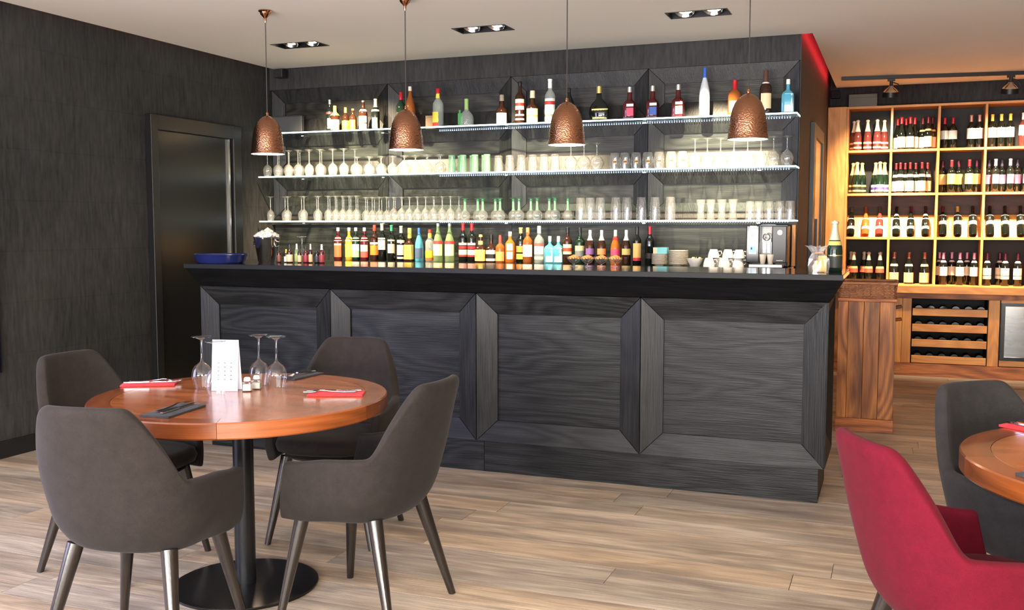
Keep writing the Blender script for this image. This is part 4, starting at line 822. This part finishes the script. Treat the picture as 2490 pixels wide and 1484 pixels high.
for k, (x, yy) in enumerate([(1.078,5.13),(1.131,5.04),(1.191,5.13),(1.252,5.04),(1.319,5.13),(1.385,5.06)]):
    wine(x, 1, 'bordeaux', B_DARK, (LILAC if k in (1,3,5) else plain('slate_foil', (.05,.05,.09), .4, .3)), [(.26,.54,p(206,150,180) if k in (1,3,5) else p(160,90,116))], ('lilac' if k in (1,3,5) else 'slate')+' capped bottle with pink label, '+cell(1,3), 'pink label bottles', y=yy, ang=50)
# third row: bottles leaning back on the lit display boards
TR = [[(-.113,B_DARK,p(90,88,70)),(.021,B_AMBER,p(150,80,40)),(.147,B_ROSE,p(90,70,60))], [(.297,B_DARK,BLKF),(.424,B_DARK,BURG),(.553,B_DARK,BLKF)], [(.702,B_DARK,DREDF),(.829,B_DARK,p(200,160,90)),(.958,B_DARK,BLKF)], [(1.102,B_DARK,BLKF),(1.228,B_DARK,BLKF),(1.356,B_DARK,BLKF)]]
for ci, lst in enumerate(TR):
    for k, (x, gl, cp) in enumerate(lst):
        m = (WX[ci]+WX[ci+1])/2
        wine(x, 2, 'bordeaux' if ci > 1 else 'burgundy', gl, cp, [(.18,.56,p(240,232,214))] if ci < 2 else [(.34,.66,p(240,232,214))], ('left', 'middle', 'right')[k]+' of three leaning wine bottles, '+cell(2,ci), 'leaning bottles on lit boards', y=4.992, rot=(R(-28),0,0), z=WZ[3]+.029, neck=([(.66,.72,p(236,220,180))] if ci == 1 and k != 1 else None), H=.30)
# bottom row
for k, (x, yy) in enumerate([(-.125,5.14),(-.076,5.05),(.015,5.14),(.060,5.05),(.162,5.05)]):
    wine(x, 3, 'champagne', B_DARK, plain('grey_gold_foil', (.52,.46,.34), .45, .15), None, 'black champagne bottle with red shield badge, '+cell(3,0), 'shield badge champagne bottles', y=yy, capz=.74, neck=[(.34,.47,p(206,90,64)),(.47,.54,p(216,170,120))], Rb=.039)
for k, x in enumerate([.288,.420,.557]): wine(x, 3, 'burgundy', B_DARK, plain('bronze_red_foil', (.26,.09,.06), .4, .4), [(.05,.36,p(226,196,144))], 'bronze capped bottle with cream label and oval badge, '+cell(3,1), 'three spaced bottles of bottom row', neck=[(.56,.63,p(226,206,160))], Rb=.042)
for k, (x, yy) in enumerate([(.684,5.16),(.720,5.04),(.797,5.16),(.862,5.04),(.928,5.16),(.982,5.04)]):
    wine(x, 3, 'bordeaux', B_DARK, PLUM, [(.28,.56,p(232,222,200))], 'pink capped bottle with square white label, '+cell(3,2), 'pink capped bottles, bottom row', y=yy, neck=[(.70,.76,p(220,214,206))])
for k, (x, yy) in enumerate([(1.092,5.04),(1.205,5.15),(1.242,5.04),(1.345,5.04)]):
    wine(x, 3, 'bordeaux', B_DARK, BURG, [(.20,.30,p(226,214,186)),(.315,.54,p(232,222,200))], 'burgundy capped bottle with striped cream label, '+cell(3,3), 'striped label bottles, bottom row', y=yy, neck=[(.70,.76,p(220,214,206))])
# grey box on top of the wine shelf
gb = thing('grey_carton', 'plain grey box standing on top of the wine shelf', 'box', (-.033, 5.10, WZ[0]+.0125)); box('carton', -.128, .128, -.08, .08, 0, .125, paper(92,88,82), gb, .003); box('lid_seam', -.129, .129, -.0812, -.0802, .09, .094, paper(70,66,62), gb)

# base cabinets under the wine shelf
BY = 4.80
wc = thing('wine_cabinet', 'oak base cabinet with bottle rack drawers below the wine shelf', 'cabinet', (0, 0, 0))
box('worktop', XS+.004, 1.84, BY-.05, WY1, .772, .841, OAKX, wc, .004)
box('top_rail', XS+.01, 1.82, BY+.012, BY+.03, .722, .770, RUSTX, wc)
box('kick_board', XS+.01, 1.82, BY-.012, BY+.012, 0, .118, RUSTX, wc)
for (a, b) in ((.29, .372), (.374, .452), (1.10, 1.192), (1.80, 1.83)): box('post', a, b, BY, BY+.02, .12, .722, OAKZ, wc, .002)
for z in (.132,.283,.425,.572): box('drawer_front', .462, 1.092, BY-.004, BY+.016, z+(-.008), z+.060, OAKX, wc, .002)
link('cabinet_box', multi([(XS+.01, 1.82, 5.215, 5.235, .12, .77), (.445, .455, BY+.03, 5.21, .12, .72), (1.095, 1.105, BY+.03, 5.21, .12, .72), (.456,1.094,BY+.03,5.21,.118,.124)]), BACK, wc)
for z in (.19,.342,.486,.633): box('rack_tray', .457, 1.093, BY+.018, 5.2, z-.062, z-.052, BACK, wc)
for r_, z in enumerate((.19,.342,.486,.633)):
    for k in range(6):
        bottle('rack_bottle', (.515+k*.105, BY+.03, z-.012), .30, .038, 'bordeaux', B_DARK, '%s bottle from left lying in %s drawer of the wine cabinet' % (ORD[k], ('lowest', 'third', 'second', 'top')[r_]), group='lying bottles, drawer %s' % ('four', 'three', 'two', 'one')[r_], rot=(R(-90),0,0), capz=.8)
link('cabinet_side', multi([(XS+.01, .288, BY, BY+.02, .12, .77)]), RUST, wc)
wf = thing('wine_fridge', 'black wine cooler with glass door built in beside the bottle drawers', 'fridge', (1.20, BY, .125))
FX = .595
box('rail', 0, FX, .0, .018, 0, .052, OAKX, wf); box('rail', 0, FX, .0, .018, .575, .597, OAKX, wf)
link('cabinet', multi([(0,.012,.02,.4,.054,.573),(FX-.012,FX,.02,.4,.054,.573),(.012,FX-.012,.02,.4,.054,.066),(.012,FX-.012,.02,.4,.561,.573),(.012,FX-.012,.388,.4,.066,.561)]), BP, wf)
dr = link('door', multi([(.004,.036,-.012,.018,.056,.571),(FX-.036,FX-.004,-.012,.018,.056,.571),(.036,FX-.036,-.012,.018,.056,.085),(.036,FX-.036,-.012,.018,.545,.571)]), BP, wf)
box('door_glass', .036, FX-.036, .0, .006, .085, .545, thin_glass('door_glass', (.55,.6,.6), .30, .9, .01), dr)
for z in (.16,.28,.40): box('rack', .014, FX-.014, .06, .37, z, z+.012, OAKX, wf)
for k, (x, z) in enumerate(((.10,.172),(.22,.172),(.10,.292),(.24,.292),(.12,.412))):
    bottle('chilled_bottle', (1.20+x, BY+.30, .125+z+.0375), .24, .036, 'bordeaux', B_DARK, 'dark bottle on %s inside the glass-door wine cooler' % ('lower rack at left', 'lower rack at right', 'middle rack at left', 'middle rack at right', 'upper rack')[k], group='bottles in the wine cooler', rot=(R(90),0,0), rows=[(.3,.5,p(200,190,170))])
# track light
tk = thing('track_rail', 'long black lighting track on the ceiling before the wine shelves', 'light track', (-.184, 4.22, HC)); tk.rotation_euler.z = math.atan2(.20, 1.46)
box('rail', 0, 2.4, -.017, .017, -.03, 0, BLACK, tk); box('slot', .01, 2.39, -.006, .006, -.0312, -.0302, plain('slot_black', (.002,.002,.002), .8), tk)
link('end_cap', boxm(-.006,-.0005,-.018,.018,-.031,0), BLACK, tk)
for k, x in enumerate((.221, 1.17, 2.1)):  # last one is added out of view for more light on the shelves
    y_ = 4.22+(x+.184)*.137
    t = thing('track_spotlight', ('leftmost', 'right-hand', 'added unseen farthest right')[k]+' black and chrome spotlight hanging from the lighting track', 'spotlight', (x, y_, HC-.031), .137)
    link('adapter', multi([(-.03,.03,-.012,.012,-.02,0)]), BLACK, t); link('stem', lathe([(0,-.02),(.014,-.02),(.014,-.06),(0,-.06)][::-1], 12), BLACK, t)
    h = link('reflector', lathe([(.016,0),(.022,.012),(.05,.035),(.066,.058),(.066,.062),(.048,.04),(0,.02)], 24), CHROME, t, (0,.004,-.058), (R(180+12),0,0))
    link('black_ring', lathe([(.0665,.052),(.069,.052),(.069,.095),(.0665,.095),(.0665,.052)], 24), BLACK, h)
    link('lamp_disc', lathe([(0,.08),(.04,.08),(.04,.083),(0,.083)], 18), LAMPW, h)
    link('bracket', tube_path([(.015,0,-.03),(.055,0,-.045),(.078,0,-.085),(.072,0,-.125)], .005, 6), BLACK, t)
    spot('track_spot_light', (x, y_+.02, HC-.19), (x+(.12 if k == 0 else .0), 5.1, 1.28), (420, 420, 300)[k], (1, .78, .50), 40, .7, .03)
    spot('track_spot_light', (x, y_-.03, HC-.19), (x+.05, 5.0, 1.75), (250, 250, 170)[k], (1, .80, .54), 88, .9, .03)

# rustic wooden stand with a wicker basket at the end of the bar
st = thing('wooden_stand', 'rustic wooden stand of upright boards between bar and wine shelves', 'stand', (0, 0, 0))
SY = 1.97
for (a, b) in ((-.052,.012),(.013,.112),(.113,.212),(.213,.312)): box('board', a+.0008, b-.0008, SY, SY+.022, .09, .885, RUST, st, .0015)
box('plinth', -.056, .316, SY-.008, SY+.4, 0, .089, RUSTX, st, .002)
for k in range(4): box('side_board', .29, .312, SY+.023+k*.094, SY+.115+k*.094, .09, .885, RUST, st, .0015)
box('back_board', -.052, .289, SY+.378, SY+.398, .09, .885, RUST, st)
box('top_board', -.056, .318, SY-.006, SY+.405, .886, .906, RUSTX, st, .002)
for (x, z, m) in ((.313,.845,STEEL), (.313,.76,RUSTX), (.313,.42,CORK)): link('peg', tube_path([(x,SY+.12,z),(x+.035,SY+.11,z+.006)], .012 if m is not CORK else .006, 8), m, st)
wk = thing('wicker_basket', 'low brown wicker basket standing on the rustic wooden stand', 'basket', (.128, SY+.205, .9065))
WICK = wood('brown_wicker', s2l(120,74,48), s2l(176,122,84), 'X', 3, .6, .3, .2, pores=.3)
def wall_strands(w_, d_, h, n_s, n_d):
    V, F = [], []
    def add(p0, p1, r):
        m = tube_path([p0, p1], r, 5); n = len(V)
        V.extend([tuple(q.co) for q in m.vertices]); F.extend([tuple(i+n for i in q.vertices) for q in m.polygons]); bpy.data.meshes.remove(m)
    return V, F, add
BWd, BDp, BH = .172, .185, .095
for s in (-1, 1):
    V, F, add = wall_strands(0,0,0,0,0)
    for k in range(9):
        z = .008+k*.0098
        pts = [(-BWd+2*BWd*i/24, s*BDp-s*.018*(z/BH)*0 + s*(.004 if (i+k) % 2 else -.004) + s*.018*z/BH, z) for i in range(25)]
        m = tube_path(pts, .0052, 5); n = len(V); V += [tuple(q.co) for q in m.vertices]; F += [tuple(i+n for i in q.vertices) for q in m.polygons]
    tag(link('woven_side', mesh(V, F, True), WICK, wk), kind='stuff')
    V, F = [], []
    for k in range(9):
        z = .008+k*.0098
        pts = [(s*BWd + s*(.004 if (i+k) % 2 else -.004) + s*.012*z/BH, -BDp+2*BDp*i/24, z) for i in range(25)]
        m = tube_path(pts, .0052, 5); n = len(V); V += [tuple(q.co) for q in m.vertices]; F += [tuple(i+n for i in q.vertices) for q in m.polygons]
    tag(link('woven_side', mesh(V, F, True), WICK, wk), kind='stuff')
for k in range(8):
    x = -BWd+.02+k*(2*BWd-.04)/7
    for s in (-1, 1): link('stake', tube_path([(x, s*BDp, 0), (x, s*(BDp+.018), BH+.004)], .006, 6), WICK, wk)
rim = [(BWd+.014, BDp+.018), (-BWd-.014, BDp+.018), (-BWd-.014, -BDp-.018), (BWd+.014, -BDp-.018), (BWd+.014, BDp+.018)]
link('rim', tube_path([(a, b, BH+.006) for a, b in rim], .011, 8), WICK, wk)
box('base', -BWd, BWd, -BDp, BDp, 0, .006, WICK, wk)
cl = thing('folded_paper', 'crumpled pale paper lying in the wicker basket at the right', 'paper', (.235, SY+.10, .9135))
me = bpy.data.meshes.new('m'); bm = bmesh.new(); bmesh.ops.create_grid(bm, x_segments=6, y_segments=6, size=.05)
for v in bm.verts: v.co.z = .065+random.uniform(-.016,.022)
bmesh.ops.solidify(bm, geom=list(bm.faces), thickness=.0015); bm.to_mesh(me); bm.free()
link('sheet', me, p(220,196,150), cl); link('under_sheet', boxm(-.045,.045,-.045,.045,0,.045,.004), p(206,180,120), cl)

# ------------------------------------------------------------------ tub chairs
def sstep(a, b, x):
    t = max(0, min(1, (x-a)/(b-a))); return t*t*(3-2*t)
def shell_mesh():
    NU, NV = 57, 12; V, F = [], []
    A, B, NN = .262, .232, 2.5
    for i in range(NU):
        s = -1+2*i/(NU-1); q = abs(s); sg = 1 if s >= 0 else -1
        # top edge: flat across the back, straight slope at its side, level arm
        f = (.43-q)/.175; hk = max(0, .42-abs(f-1))/.42; f = max(0, min(f, 1)-hk*hk*.42*.25)
        f = f*f*(1.8-.8*f) if f < .25 else f-.05*(1-f)
        top = .612 + .248*max(0, f) - .028*sstep(.45, 1, q)
        bot = .366
        for j in range(NV):
            v = j/(NV-1); z = bot+(top-bot)*v
            if q > .60:
                t = (q-.60)/.40; x = A*(1-.05*t*t); y = (.215 - .045*v)*t
            else:
                th = (q/.60)*math.pi/2; x = A*math.sin(th)**(2/NN); y = -B*math.cos(th)**(2/NN)
            hz = z-bot
            tk_ = 1-(.26-.17*sstep(.55, .85, q))*max(0, 1-hz/.11)**2
            x *= tk_; y = y*tk_ if y < 0 else y
            x *= 1+.09*min(1, hz/.26)
            y -= .27*max(0, z-.44)*(1-sstep(.35, .72, q))
            x *= 1-.13*sstep(.58, .86, z)*(1-sstep(.25, .6, q))
            V.append((sg*x, y, z))
    for i in range(NU-1):
        for j in range(NV-1): F.append((i*NV+j, i*NV+j+1, (i+1)*NV+j+1, (i+1)*NV+j))
    me = mesh(V, F, True); return me
def superslab(hx, y0, y1, z0, z1, bulge=.0, n=3.2, seg=36):
    cy, hy = (y0+y1)/2, (y1-y0)/2; V, F = [], []
    lv = [(.86, z0), (.97, z0+.012), (1, (z0+z1)/2), (.97, z1-.014), (.86, z1-.002), (.5, z1+bulge*.7), (.0, z1+bulge)]
    for (k, z) in lv[:-1]:
        for i in range(seg):
            a = 2*math.pi*i/seg; c, s_ = math.cos(a), math.sin(a)
            V.append((hx*k*math.copysign(abs(c)**(2/n), c), cy+hy*k*math.copysign(abs(s_)**(2/n), s_), z))
    m = len(lv)-1
    for r in range(m-1):
        for i in range(seg): F.append((r*seg+i, r*seg+(i+1) % seg, (r+1)*seg+(i+1) % seg, (r+1)*seg+i))
    V.append((0, cy, lv[-1][1])); F += [((m-1)*seg+i, (m-1)*seg+(i+1) % seg, len(V)-1) for i in range(seg)]
    V.append((0, cy, z0)); F += [((i+1) % seg, i, len(V)-1) for i in range(seg)]
    return mesh(V, F, True)
SHELL, SEAT, SBASE = shell_mesh(), superslab(.228, -.20, .262, .405, .478, .008), superslab(.195, -.175, .22, .372, .404, 0)
LEGS = {}
for sx in (-1, 1):
    for sy in (-1, 1):
        LEGS[(sx, sy)] = tube_path([(sx*.165, (.155 if sy > 0 else -.135), .385), (sx*.238, (.215 if sy > 0 else -.235), 0)], [.027, .0135], 12)
def chair(loc, heading, fab, label, group=None):
    t = thing('tub_chair', label, 'chair', (loc[0], loc[1], 0), R(heading-90), group)
    sh = link('shell', cached(('shell', fab.name), lambda: SHELL.copy()), fab, t)
    m = sh.modifiers.new('thick', 'SOLIDIFY'); m.thickness = .042; m.offset = -1 if False else 1; m.use_rim = True
    m2 = sh.modifiers.new('round', 'SUBSURF'); m2.levels = 2; m2.render_levels = 2
    link('seat', cached(('seat', fab.name), lambda: SEAT.copy()), fab, t)
    link('seat_base', cached(('sbase', fab.name), lambda: SBASE.copy()), fab, t)
    for k, me in LEGS.items(): link('leg', me, LEGW, t)
    return t
GRP = 'grey tub chairs'
chair((-1.98, -2.54), 99, GREYF, 'grey tub chair nearest the camera, its back turned, at left table', GRP)
chair((-2.65, -1.90), -2, GREYF, 'grey tub chair at left of the table, near the dark wall', GRP)
chair((-2.045, -1.25), -79, GREYF, 'grey tub chair behind the left table, close to the bar', GRP)
chair((-1.478, -1.975), 179, GREYF, 'grey tub chair right of the left table, seen from the side', GRP)
chair((.505, -2.30), 28, REDF, 'crimson red tub chair at the right-hand table')
chair((.76, -1.605), -48, GREYD, 'grey tub chair behind the right-hand table, beside the red chair', GRP)

# ------------------------------------------------------------------ round tables
def arc_piece(r0, r1, a0, a1, z0, z1, n=14):
    V, F, UV = [], [], []
    for i in range(n+1):
        a = a0+(a1-a0)*i/n; c, s = math.cos(a), math.sin(a); u = a*r1
        for (r, z, v) in ((r0, z0, 0), (r1-.004, z0, .07), (r1, z0+.005, .075), (r1, z1-.005, .12), (r1-.004, z1, .125), (r0, z1, .19)):
            V.append((r*c, r*s, z)); UV.append((u, v))
    for i in range(n):
        for k in range(6): F.append((i*6+k, (i+1)*6+k, (i+1)*6+(k+1) % 6, i*6+(k+1) % 6))
    F.append(tuple(range(6))); F.append(tuple(n*6+k for k in range(5, -1, -1)))
    me = mesh(V, F, True, 35); ul = me.uv_layers.new(name='UVMap')
    for lp in me.loops: ul.data[lp.index].uv = UV[lp.vertex_index]
    bm = bmesh.new(); bm.from_mesh(me); bmesh.ops.recalc_face_normals(bm, faces=bm.faces); bm.to_mesh(me); bm.free()
    return me
def table(loc, label, rot=0):
    t = thing('round_table', label, 'table', (loc[0], loc[1], 0), rot, 'round pedestal tables')
    RT = .555
    tt = thing('tabletop', None, None); tt.parent = t
    link('centre_disc', lathe([(0,.692),(RT-.0838,.692),(RT-.0838,.7490),(RT-.0845,.7496),(0,.7495)], 64, sharp=30), TABW, tt)
    for k in range(6): link('rim_piece', arc_piece(RT-.083, RT, R(60*k)+.0012+R(-62), R(60*k+60)-.0012+R(-62), .692, .750), TABR, tt)
    link('column', lathe([(0,.012),(.039,.012),(.0395,.02),(.039,.688),(0,.688)], 32), SATIN, t)
    link('base_plate', lathe([(0,0),(.277,0),(.279,.004),(.278,.010),(.26,.013),(.06,.014),(0,.014)], 64), plain('black_base_steel', (.014,.013,.013), .25, .5), t)
    link('mounting_plate', lathe([(0,.685),(.14,.685),(.14,.6915),(0,.6915)], 24), SATIN, t)
    return t
TB = (-2.028, -1.949)
table(TB, 'round walnut pedestal table laid for four, left of the picture')
table((1.045, -1.965), 'round walnut pedestal table cut by right picture edge', R(12))
ZT2 = .7505
# table setting
def napkin(cx, cy, rz, hx, hy, mat, label, thick=.010):
    me = bpy.data.meshes.new('m'); bm = bmesh.new(); bmesh.ops.create_grid(bm, x_segments=12, y_segments=6, size=1)
    for v in bm.verts:
        x, y = v.co.x, v.co.y; v.co.x = x*hx; v.co.y = y*hy
        v.co.z = thick*(1-.35*max(abs(x), abs(y))**6)+.0015*math.sin(x*4+y*2)*(1-abs(y))
    g = bmesh.ops.extrude_face_region(bm, geom=list(bm.faces)); 
    for v in [e for e in g['geom'] if isinstance(e, bmesh.types.BMVert)]: v.co.z = 0
    bmesh.ops.recalc_face_normals(bm, faces=bm.faces); bm.to_mesh(me); bm.free()
    for pg in me.polygons: pg.use_smooth = True
    me.set_sharp_from_angle(angle=R(50))
    t = thing('napkin', label, 'napkin', (cx, cy, ZT2), rz); link('cloth', me, mat, t)
    box('fold', -hx*.99, hx*.99, -hy*1.002, -hy*.985, .001, thick*.55, mat, t)
    return t
def strip(pts, z0=.0, th=.0018):
    # pts: (x, half width, z) along the length -> thin solid ribbon
    V, F = [], []
    for (x, hw, z) in pts: V += [(x,-hw,z0+z),(x,hw,z0+z),(x,hw,z0+z+th),(x,-hw,z0+z+th)]
    n = len(pts)
    for i in range(n-1):
        for k in range(4): F.append((i*4+k, i*4+(k+1) % 4, (i+1)*4+(k+1) % 4, (i+1)*4+k))
    F.append((3,2,1,0)); F.append(tuple((n-1)*4+k for k in range(4)))
    me = mesh(V, F, True, 40); bm = bmesh.new(); bm.from_mesh(me); bmesh.ops.recalc_face_normals(bm, faces=bm.faces); bm.to_mesh(me); bm.free(); return me
def fork(cx, cy, z, rz, label):
    t = thing('fork', label, 'fork', (cx, cy, z), rz)
    link('handle', cached('fkh', lambda: strip([(-.10,.006,.003),(-.09,.009,.002),(-.05,.007,.001),(.0,.0045,.004),(.03,.003,.008),(.045,.004,.007),(.055,.011,.004)])), CHROME, t)
    link('fork_head', cached('fkn', lambda: strip([(.0552,.0112,.004),(.068,.0125,.002)])), CHROME, t)
    for k in range(4): link('tine', cached(('fkt', k), lambda: mesh(*box_data(.0682,.102,-.0118+k*.0063,-.0082+k*.0063,.002,.0038))), CHROME, t)
def knife(cx, cy, z, rz, label):
    t = thing('knife', label, 'knife', (cx, cy, z), rz)
    link('handle', cached('knh', lambda: strip([(-.11,.005,0),(-.10,.008,0),(-.06,.0075,0),(-.01,.005,0)], th=.005)), CHROME, t)
    link('blade', cached('knb', lambda: strip([(-.0098,.0045,.001),(.0,.008,.001),(.06,.009,.001),(.095,.006,.001),(.108,.001,.001)], th=.0014)), CHROME, t)
REDN = fabric('coral_red_napkin', s2l(206,44,52), s2l(228,66,70), sheen=.05); SLATE = fabric('slate_napkin', s2l(44,46,50), s2l(64,66,70), sheen=.05)
def setting(cx, cy, rz, mat, col, where, hx=.105, hy=.05, fo=.016):
    napkin(cx, cy, rz, hx, hy, mat, '%s folded napkin %s' % (col, where))
    c, s = math.cos(rz), math.sin(rz)
    fork(cx-s*fo+c*.02, cy+c*fo+s*.02, ZT2+.0115, rz, 'steel fork on %s napkin %s' % (col, where))
    knife(cx+s*fo+c*.012, cy-c*fo+s*.012, ZT2+.0115, rz, 'steel knife on %s napkin %s' % (col, where))
setting(-2.525, -1.885, R(30), REDN, 'coral red', 'at left side of the round table')
setting(-2.035, -2.325, R(97), SLATE, 'dark slate', 'at front of the round table', .115, .055)
setting(-1.690, -1.815, R(203), REDN, 'coral red', 'at right side of the round table')
setting(-2.075, -1.475, R(-95), SLATE, 'dark slate', 'at back of the round table', .10, .05)
setting(.74, -1.60, R(-40), REDN, 'coral red', 'on the right-hand table')
setting(.72, -2.22, R(40), SLATE, 'dark slate', 'on the right-hand table')
# upturned wine glasses on the table
tg = lathe(g_wine(.041,.030,.105,.208,.0385), 36)
for (x, y, lb) in ((-2.263,-1.885,'upturned wine glass left of the white menu card'), (-2.106,-1.999,'upturned wine glass in front of the white menu card'),
                   (-2.085,-1.755,'upturned wine glass behind the salt and pepper shakers'), (-1.986,-1.778,'upturned wine glass rightmost on the round table')):
    tag(link('table_glass', tg, GLASST, None, (x, y, ZT2)), lb, 'glass', 'wine glasses on the round table')
# menu card: a tall folded stand
mc = thing('menu_card', 'tall white folded menu card standing on the round table', 'menu card', (-2.145, -1.885, ZT2), R(14))
hw, hh = .054, .20
link('front_leaf', mesh([(-hw,-.024,0),(hw,-.024,0),(hw-.0005,-.004,hh),(-hw+.0005,-.004,hh),(-hw,-.0225,0),(hw,-.0225,0),(hw-.0005,-.0025,hh),(-hw+.0005,-.0025,hh)], [(0,1,2,3),(4,7,6,5),(0,4,5,1),(1,5,6,2),(2,6,7,3),(3,7,4,0)]), p(196,204,218), mc)
link('back_leaf', mesh([(-hw,.024,0),(hw,.024,0),(hw-.0005,-.002,hh),(-hw+.0005,-.002,hh),(-hw,.0225,0),(hw,.0225,0),(hw-.0005,-.0035+.0015,hh-.002),(-hw+.0005,-.002,hh-.002)], [(3,2,1,0),(5,6,7,4),(1,5,4,0),(2,6,5,1),(3,7,6,2),(0,4,7,3)]), p(240,243,248), mc)
PR = [(-.036,.036,.128,.1295)]
for r_ in range(5):
    for c_ in (-1, 0, 1): PR.append((c_*.026-.004, c_*.026+.004, .108-r_*.016, .112-r_*.016))
V, F = [], []
for (a, b, z0, z1) in PR:
    f_ = lambda z: -.024+.020*z/hh-.0006
    n = len(V); V += [(a,f_(z0),z0),(b,f_(z0),z0),(b,f_(z1),z1),(a,f_(z1),z1)]; F.append((n,n+1,n+2,n+3))
link('print', mesh(V, F), p(84,92,116), mc)
for (x, y, lb, fillc) in ((-2.055,-1.875,'square glass salt shaker, nearer of the two shakers',p(240,240,240)), (-2.052,-1.818,'square glass pepper shaker, farther of the two shakers',p(190,186,178))):
    t = thing('shaker', lb, 'shaker', (x, y, ZT2), R(20)); link('glass_body', lathe([(0,0),(.019,0),(.020,.004),(.018,.036),(.014,.040)], 12, sq=.012), GLASST, t); link('filling', lathe([(0,.004),(.0165,.004),(.016,.026),(0,.028)], 12, sq=.012), fillc, t); link('cap', lathe([(0,.056),(.010,.055),(.0135,.050),(.0145,.0405),(0,.0405)][::-1], 16), p(206,208,210), t)
